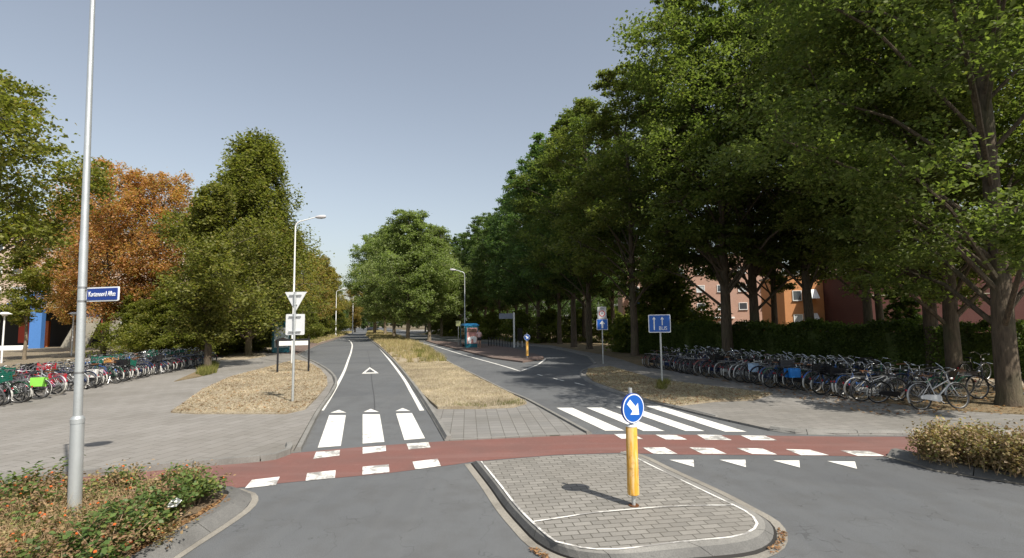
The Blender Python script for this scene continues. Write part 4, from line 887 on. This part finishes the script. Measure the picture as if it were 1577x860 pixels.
# bollard with blue keep-right disc
def arrow2(L,hw,hl,sw,rot,off=(0,0)):
    P=[(-sw,-L/2),(sw,-L/2),(sw,L/2-hl),(hw,L/2-hl),(0,L/2),(-hw,L/2-hl),(-sw,L/2-hl)]; c,s_=math.cos(rot),math.sin(rot)
    return [(a*c-b*s_+off[0],a*s_+b*c+off[1]) for a,b in P]
def circ(r,n=40): return [(r*math.cos(2*math.pi*i/n),r*math.sin(2*math.pi*i/n)) for i in range(n)]
def bollard(x,y,z,rz,label,group=None):
    e=empty('traffic_bollard',(x,y,z),rz,label,'bollard',group)
    p=MB(); p.tube([(0,0,0),(0,0,.012)],.075,MT['leather'],14); p.tube([(0,0,0),(0,0,1.66)],.028,MT['galv'],12); p.build('pole',e,True)
    p=MB(); p.tube([(0,0,.155),(0,0,.165),(0,0,1.10),(0,0,1.115)],[.075,.084,.080,.07],MT['yellow'],24); p.build('yellow_sleeve',e,True)
    p=MB(); p.tube([(0,0,1.112),(0,0,1.128),(0,0,1.14)],[.082,.080,.03],MT['white'],24); p.build('cap',e,True)
    dz=1.375
    d=MB(); d.plate(circ(.214,48),T((0,-.055,dz)),.03,MT['blued']); q=d.build('disc',e)
    d=MB(); d.plate(circ(.205,48),T((0,-.058,dz)),.003,MT['swhite']); d.build('white_ring',q)
    d=MB(); d.plate(circ(.189,48),T((0,-.061,dz)),.003,MT['blue']); d.build('blue_face',q)
    d=MB(); d.plate(arrow2(.28,.107,.13,.043,R(-135)),T((0,-.064,dz)),.003,MT['swhite']); d.build('white_arrow',q)
    for z_ in (-.1,.1): d=MB(); d.box((0,-.02,dz+z_),(.07,.05,.03),MT['galv']); d.build('bracket',e)
    return e
x,y=G(976,779,.125); bollard(x,y,.125,R(31),'yellow bollard with blue arrow disc on the foreground traffic island').scale=(.9,.9,.9)
x,y=G(812,552,.1); bollard(x,y,.1,R(0),'small distant yellow bollard with blue disc at the tip of the bus island')
# BUS lane sign
x,y=G(1020,596); e=empty('lane_sign',(x,y,.08),R(-6),'blue lane sign with two white arrows and the word BUS','traffic sign')
p=MB(); p.tube([(0,0,0),(0,0,2.62)],.036,MT['galv'],12); p.build('pole',e,True)
p=MB(); p.plate(rrect(.82,.68,.04),T((-.03,-.06,2.29)),.02,MT['swhite']); q=p.build('border_plate',e)
p=MB(); p.plate(rrect(.765,.625,.03),T((-.03,-.063,2.29)),.003,MT['blue']); p.build('blue_panel',q)
p=MB(); p.plate([(a-.20,b+2.30) for a,b in arrow2(.50,.065,.10,.02,0)],T((-.03,-.066,0)),.003,MT['swhite']); p.build('white_arrow',q); p=MB(); p.plate([(a+.10,b+2.385) for a,b in arrow2(.32,.065,.10,.018,0)],T((-.03,-.066,0)),.003,MT['swhite']); p.build('white_arrow',q)
text('BUS',.20,MT['swhite'],T((.09,-.067,2.105)),q,ext=.002,sx=.9)
# one way + zone sign
x,y=G(929,563); e=empty('one_way_sign',(x,y,.08),R(-4),'blue square sign with white up arrow below a grey speed zone panel','traffic sign')
p=MB(); p.tube([(0,0,0),(0,0,3.25)],.036,MT['galv'],12); p.build('pole',e,True)
p=MB(); p.plate(rrect(.62,.62,.03),T((0,-.06,2.22)),.02,MT['swhite']); q=p.build('arrow_panel',e)
p=MB(); p.plate(rrect(.58,.58,.03),T((0,-.063,2.22)),.003,MT['blue']); p.build('blue_face',q)
p=MB(); p.plate([(a,b+2.22) for a,b in arrow2(.44,.15,.2,.05,0)],T((0,-.066,0)),.003,MT['swhite']); p.build('white_arrow',q)
p=MB(); p.plate(rrect(.50,.66,.02),T((0,-.06,2.88)),.02,MT['greyp']); q=p.build('zone_panel',e)
p=MB(); p.plate(circ(.17),T((0,-.063,2.83)),.003,MT['sred']); p.build('red_ring',q); p=MB(); p.plate(circ(.125),T((0,-.066,2.83)),.003,MT['swhite']); p.build('white_disc',q); text('30',.15,MT['black'],T((0,-.069,2.83)),q); text('ZONE',.09,MT['black'],T((0,-.064,3.1)),q,'zone_lettering')
# mushroom lamps by the left building
for px,py in ((2,561),(110,549)):
    x,y=G(px,py); d=y; H=2.5+(503-486)/788*d; e=empty('park_lamp',(x,y,.05),0,'white mushroom topped lamp '+('at the left edge of the picture' if px<50 else 'close left of the big lamp post'),'street lamp','mushroom topped lamps before the left building')
    p=MB(); p.tube([(0,0,0),(0,0,H)],[.06,.045],MT['white'],10); p.build('pole',e,True)
    p=MB(); p.tube([(0,0,H),(0,0,H+.12),(0,0,H+.14),(0,0,H+.28)],[.12,.2,.42,.16],MT['white'],18); p.build('lamp_head',e,True)
# bus shelters
def shelter(x,y,rz,label,L,poster,roofm):
    e=empty('bus_shelter',(x,y,.06),rz,label,'bus shelter')
    r=MB(); r.box((0,L/2,2.5),(1.6,L,.12),roofm); r.add([(-.8,0,2.56),(.8,0,2.56),(.8,L,2.56),(-.8,L,2.56),(-.45,.0,2.72),(.45,.0,2.72),(.45,L,2.72),(-.45,L,2.72)],[(4,5,6,7),(0,1,5,4),(1,2,6,5),(2,3,7,6),(3,0,4,7)],roofm); r.build('roof',e)
    for X in (-.72,.72):
        for Y in ((.1,L-.1) if X<0 else (L-.1,)):
            p=MB(); p.box((X,Y,1.23),(.08,.08,2.42),MT['teal']); p.build('post',e)
    g_=MB(); g_.box((-.72,L/2,1.25),(.012,L-.3,1.9),MT['clear']); g_.build('back_glass',e)
    c=MB(); c.box((.0,.0,1.22),(1.32,.22,2.36),MT['teal']); ca=c.build('advert_case',e)
    po=MB(); po.box((.0,-.116,1.36),(1.12,.012,1.76),poster[0]); po.build('poster',ca)
    po=MB(); 
    po.plate([(-.4,.55),(-.15,.5),(-.1,.95),(.1,1.0),(.15,.55),(.45,.6),(.5,1.2),(.2,1.3),(-.2,1.25),(-.5,1.1)],T((0,-.126,0)),.004,poster[1]); po.build('poster_picture',ca); po=MB(); po.plate([(-.5,1.75),(.5,1.7),(.45,2.1),(-.4,2.15)],T((0,-.126,0)),.004,poster[2]); po.build('poster_picture',ca)
    bb_=MB(); bb_.box((-.5,L/2,.48),(.35,L*.6,.05),MT['steel']); be=bb_.build('bench',e)
    for f_ in (.3,.7): bb_=MB(); bb_.box((-.5,L*f_,.23),(.06,.06,.45),MT['steel']); bb_.build('leg',be); return e
x,y=G(433,545); shelter(x,y,R(22),'teal bus shelter with a lit poster case behind the left signs',3.6,(MT['poster2'],MT['posterd'],MT['swhite']),MT['teal'])
x,y=G(727,537); sh2=shelter(x,y,R(14),'blue roofed bus shelter with a rose coloured poster on the bus island',3.4,(MT['poster'],MT['swhite'],MT['posterd']),MT['bluebr']); sh2.scale=(.9,.9,.86)
x,y=G(715,535); e=empty('litter_bin',(x,y,.1),0,'dark litter bin left of the right bus shelter','bin'); p=MB(); p.tube([(0,0,0),(0,0,.75),(0,0,.8)],[.2,.25,.27],MT['black'],12); p.build('body',e,True); p=MB(); p.tube([(0,0,.8),(0,0,.95),(0,0,1.0)],[.27,.25,.1],MT['galv'],12); p.build('lid',e,True)
x,y=G(706,534); e=empty('bus_stop_pole',(x,y,.1),0,'thin bus stop pole with a pale yellow plate by the right shelter','bus stop sign'); p=MB(); p.tube([(0,0,0),(0,0,2.6)],.04,MT['galv'],8); p.build('pole',e,True); p=MB(); p.box((.0,-.05,2.3),(.5,.03,.55),mat('pale_yellow',(.5,.52,.25),.5)); p.build('plate',e)
x,y=G(792,537); e=empty('information_display',(x,y,.1),0,'grey post with a flat display board arm on the bus island','display'); p=MB(); p.box((0,0,1.65),(.16,.16,3.3),MT['galv']); p.build('post',e); p=MB(); p.box((-.75,0,2.95),(1.3,.16,.5),mat('display_grey',(.16,.19,.25),.4)); p.build('display_board',e)
x,y=G(801,536.5); e=empty('information_display',(x,y,.1),0,'dark narrow information case right of the grey post','display'); p=MB(); p.box((0,0,1.2),(.5,.12,1.2),MT['dark']); p.build('case',e); 
for X in (-.2,.2): p=MB(); p.box((X,0,.3),(.06,.06,.6),MT['galv']); p.build('leg',e)
for i in range(9):
    x,y=G(752+i*4.3,534.5+i*.25); p=MB(); p.tube([(0,0,0),(0,0,.75),(.05,.1,.85),(.05,.5,.85),(0,.6,.75),(0,.6,0)],.03,MT['black'],6); o=p.build('bicycle_stand',smooth=True,loc=(x,y,.1)); tag(o,'black hoop bicycle stand between the right shelter and the grey post','bicycle stand','black hoop stands on the bus island')

# person at the shelter
def person(x,y,rz,label):
    e=empty('person',(x,y,.1),rz,label,'person')
    V=dict(pel=(0,0,.95),che=(0,.02,1.30),nk=(0,.02,1.47),hd=(0,-.01,1.60),ht=(0,0,1.70),
      hl=(-.10,0,.90),kl=(-.11,-.10,.50),al=(-.11,.08,.09),tl=(-.12,-.10,.04), hr=(.10,0,.90),kr=(.11,.0,.49),ar=(.11,.14,.09),tr=(.12,-.02,.04),
      sl=(-.18,.02,1.40),el=(-.25,.02,1.13),wl=(-.24,-.12,.90),fl=(-.23,-.17,.82), sr=(.18,.02,1.40),er=(.24,-.05,1.14),wr=(.2,-.26,1.1),fr=(.18,-.34,1.1))
    Ed=[('pel','che'),('che','nk'),('nk','hd'),('hd','ht'),('pel','hl'),('hl','kl'),('kl','al'),('al','tl'),('pel','hr'),('hr','kr'),('kr','ar'),('ar','tr'),('che','sl'),('sl','el'),('el','wl'),('wl','fl'),('che','sr'),('sr','er'),('er','wr'),('wr','fr')]
    Rd=dict(pel=.145,che=.15,nk=.055,hd=.095,ht=.075,hl=.095,kl=.062,al=.04,tl=.035,hr=.095,kr=.062,ar=.04,tr=.035,sl=.062,el=.043,wl=.03,fl=.03,sr=.062,er=.043,wr=.03,fr=.03)
    def skin(keys,edges,grow,m,name,par,nosub=False):
        idx={k:i for i,k in enumerate(keys)}; me=bpy.data.meshes.new(name); me.from_pydata([V[k] for k in keys],[(idx[a],idx[b]) for a,b in edges],[]); me.update()
        o=bpy.data.objects.new(name,me); COL.objects.link(o); md=o.modifiers.new('s','SKIN'); md.use_smooth_shade=True
        for i,k in enumerate(keys): me.skin_vertices[0].data[i].radius=(Rd[k]*grow,Rd[k]*grow)
        me.skin_vertices[0].data[0].use_root=True; o.modifiers.new('u','SUBSURF').levels=2
        bpy.context.view_layer.update(); r=bpy.data.meshes.new_from_object(o.evaluated_get(bpy.context.evaluated_depsgraph_get())); bpy.data.objects.remove(o); r.materials.clear(); r.materials.append(m); return link(name,r,par)
    skin(list(V),Ed,1,MT['skin'],'body',e)
    V['ml']=(-.105,-.05,.66); V['mr']=(.105,0,.66); Rd['ml']=Rd['mr']=.09
    skin(['pel','hl','ml','hr','mr'],[('pel','hl'),('hl','ml'),('pel','hr'),('hr','mr')],1.18,MT['shorts'],'shorts',e)
    V['sl2']=(-.22,.02,1.26); V['sr2']=(.21,-.02,1.26); Rd['sl2']=Rd['sr2']=.055
    skin(['che','pel','sl','sl2','sr','sr2','nk'],[('che','pel'),('che','sl'),('sl','sl2'),('che','sr'),('sr','sr2'),('che','nk')],1.15,MT['shirt'],'shirt',e)
    hm=MB(); hm.tube([(0,.03,1.60),(0,.03,1.66),(0,.02,1.72),(0,.01,1.76)],[.10,.112,.09,.03],MT['hair'],12); hm.build('hair',e,True)
x,y=G(738,538); person(x,y,R(20),'person in a pale pink top and dark shorts standing at the blue bus shelter')

# dark car far down the road
x,y=-43.,158.; e=empty('parked_car',(x,y,0),R(75),'small dark car far down the road at the end of the left lane','car')
mc=cp('car_dark',(.02,.022,.028))
b_=MB(); prof=[(-2.0,.3),(-2.05,.75),(-1.7,.85),(-1.2,1.35),(.3,1.42),(1.0,.95),(1.9,.8),(2.05,.55),(2.0,.3)]
b_.plate(prof,T((0,-.85,0)),1.7,mc); b_.build('body',e)
g_=MB(); g_.plate([(-1.15,.92),(-.95,1.3),(.25,1.36),(.85,.95)],T((0,-.865,0)),1.73,MT['glass']); g_.build('side_windows',e)
g_=MB(); g_.add([(.36,-.7,1.40),(.36,.7,1.40),(1.01,.75,.97),(1.01,-.75,.97)],[(0,1,2,3)],MT['glass']); g_.build('windscreen',e)
for sx in (-1.25,1.3):
    for sy in (-.8,.8): p=MB(); p.tube([(sx,sy-.1,.32),(sx,sy+.1,.32)],.32,MT['rubber'],16); p.build('wheel',e,True)
for sy in (-.6,.6): p=MB(); p.box((2.02,sy,.62),(.06,.3,.14),MT['swhite']); p.build('headlight',e)

# ------------------------------------------------------------------ buildings
def window(par,x,y,z,w_,h_,frm=None,pane=None,d=.08,mull=0):
    f=MB(); t_=.07; frm=frm or MT['white']
    f.box((x,y-d/2-.003,z+h_/2-t_/2),(w_,d,t_),frm); f.box((x,y-d/2-.003,z-h_/2+t_/2),(w_,d,t_),frm)
    for s_ in (-1,1): f.box((x+s_*(w_/2-t_/2),y-d/2-.003,z),(t_,d,h_-2*t_),frm)
    for k in range(mull): f.box((x-w_/2+w_*(k+1)/(mull+1),y-d/2-.003,z),(.05,d,h_-2*t_),frm)
    fo=f.build('window',par); p=MB(); p.box((x,y-.02,z),(w_-2*t_,.02,h_-2*t_),pane or MT['glass']); p.build('pane',fo); 
    s_=MB(); s_.box((x,y-.08,z-h_/2-.04),(w_+.12,.16,.06),MT['kerb']); s_.build('sill',fo); return fo
# left building
e=empty('office_building',(-53,62,0),R(12),'concrete and tan panelled building with a blue column behind the left trees','building')
w_=MB(); w_.box((0,7,9.6),(26,14,8.6),MT['tan']); w_.build('upper_wall',e)
w_=MB(); w_.box((0,6.7,5.05),(26.2,14.2,.5),MT['conc']); w_.build('floor_slab',e)
w_=MB(); w_.box((8.2,6.3,2.4),(8.6,13,4.8),MT['conc']); w_.build('ground_wall',e)
w_=MB(); w_.box((-3.5,9,2.4),(14.5,8,4.8),MT['dark']); w_.build('entrance_recess',e)
w_=MB(); w_.plate([(-.8,0),(1.9,0),(3.9,4.79),(1.4,4.79)],T((-.3,-.4,0)),.6,MT['conc']); w_.build('sloping_buttress',e)
w_=MB(); w_.plate([(-4.1,0),(-2.9,0),(-2.9,7.2),(-4.1,6.5),(-6.6,5.3),(-4.1,5.3)],T((0,-.75,0)),.7,MT['col_blue']); w_.build('blue_column',e)
w_=MB(); w_.box((3.3,-.3,3.9),(.35,.3,4.2),mat('red_oxide',(.28,.05,.03),.6)); w_.build('red_strip',e)
w_=MB(); w_.box((2.2,-.35,4.7),(1.4,.2,1.9),mat('awning_navy',(.03,.07,.18),.6)); w_.build('navy_panel',e)
w_=MB(); w_.box((-7.2,4.6,1.9),(2.2,.6,2.6),mat('red_sign',(.45,.05,.02),.5)); w_.build('red_panel',e)
w_=MB(); w_.box((-4.6,3.2,1.7),(.5,.4,3.2),mat('orange_post',(.5,.12,.03),.5)); w_.build('orange_post',e)
for zz in (6.7,9.6,12.3):
    for i in range(9):
        X=-11.5+i*2.9
        if -4.6<X<-2.4 and zz<8: continue
        window(e,X,0,zz,1.9,1.35,mull=1,pane=MT['blind'] if (i*7+int(zz))%4==0 else MT['glass'])
w_=MB(); w_.box((-11.3,-.12,9.6),(.9,.12,1.6),MT['col_blue']); w_.build('blue_shutter',e)
for X in (6.0,9.4): window(e,X,-.2,2.5,1.8,1.5,mull=1)
w_=MB(); w_.box((0,7,14.0),(26.6,14.6,.35),MT['conc']); w_.build('roof',e)
e=empty('entrance_steps',(-57.5,55.5,.06),R(12),'pale concrete steps and low wall before the left building','steps')
for k in range(3):
    p=MB(); p.box((0,.35*k+.4,.08+.16*k),(7.5-.0*k,.34,.15),MT['white']); p.build('step',e)
p=MB(); p.box((-3.4,2.4,.45),(6,.3,.9),MT['conc']); p.build('low_wall',e)
# pale brick flats
def block(name,label,cx,cy,W_,D_,H_,m,rz=0,rows=(),cols=(),ww=1.25,wh=1.1,pane=None):
    e=empty(name,(cx,cy,0),rz,label,'building'); w_=MB(); w_.box((0,D_/2,H_/2),(W_,D_,H_),m); w_.build('wall',e)
    r=MB(); r.box((0,D_/2,H_+.12),(W_+.3,D_+.3,.24),MT['conc']); r.build('roof',e)
    for z_ in rows:
        for x_ in cols: window(e,x_,0,z_,ww,wh,pane=MT['blind'] if random.random()<.35 else None)
    return e
e=block('apartment_block','pale brick flats with small square windows behind the hedge',29.5,80,24,12,12.5,MT['pinkb'],R(-8),(1.6,4.5,7.3,10.1),(-10,-6.2,-3.1,0,3.1,6.2,9.5))
w_=MB(); w_.box((1.5,-.25,2.75),(6.5,.5,.25),MT['white']); w_.build('white_canopy',e)
w_=MB(); w_.box((-9.9,-1.0,4.2),(2.3,1.7,.2),MT['white']); w_.box((-9.9,-1.8,4.8),(2.3,.1,1.0),MT['col_blue']); w_.box((-9.9,-1.8,2.2),(2.3,.1,1.0),MT['col_blue']); w_.box((-11,-1.0,3.4),(.14,1.7,6.6),MT['white']); w_.box((-8.8,-1.0,3.4),(.14,1.7,6.6),MT['white']); w_.build('balcony',e)
e=block('apartment_block','orange rendered building with white awnings behind the hedge',37.5,60,10.4,9,7.6,MT['orange'],R(-10),(2.4,5.2),(-3.8,),1.0,1.2)
for X,Z in ((-3.2,5.0),(-3.2,2.2),(3.9,2.0)):
    a=MB(); a.add([(X,-.05,Z+.9),(X+1.5,-.05,Z+.9),(X+1.5,-1.1,Z-.2),(X,-1.1,Z-.2),(X,-.05,Z-.2),(X+1.5,-.05,Z-.2)],[(0,3,2,1),(0,4,3),(1,2,5)],MT['white']); a.build('awning',e)
w_=MB(); w_.box((3.0,-.12,3.8),(1.0,.25,7.6),MT['pinkr']); w_.build('brick_pillar',e); w_=MB(); w_.box((.8,-.03,2.6),(2.6,.1,1.1),MT['dark']); w_.build('dark_opening',e); w_=MB(); w_.box((.8,-.04,5.3),(2.9,.1,2.2),mat('ochre_render',(.38,.17,.06),.8)); w_.build('recessed_wall',e)
e=block('brick_building','windowless maroon brick building behind the hedge at right',42.5,50,14.5,10,7.0,MT['maroon'],R(-8)); w_=MB(); w_.box((0,-.02,4.7),(14.4,.05,.08),MT['conc']); w_.build('stone_band',e)
block('apartment_block','tall pink brick flats rising behind the maroon building',74,104,13,12,15.3,MT['pinkr'],R(-12),(6,9.5,13),(-5,-2.5,0,2.5,5),1.2,1.5)
block('apartment_block','long pale flats seen through the trunks at far right',78,62,26,10,8.5,MT['pinkr'],R(-30),(3,6),(-10,-6,-2,2,6,10),1.6,1.4)
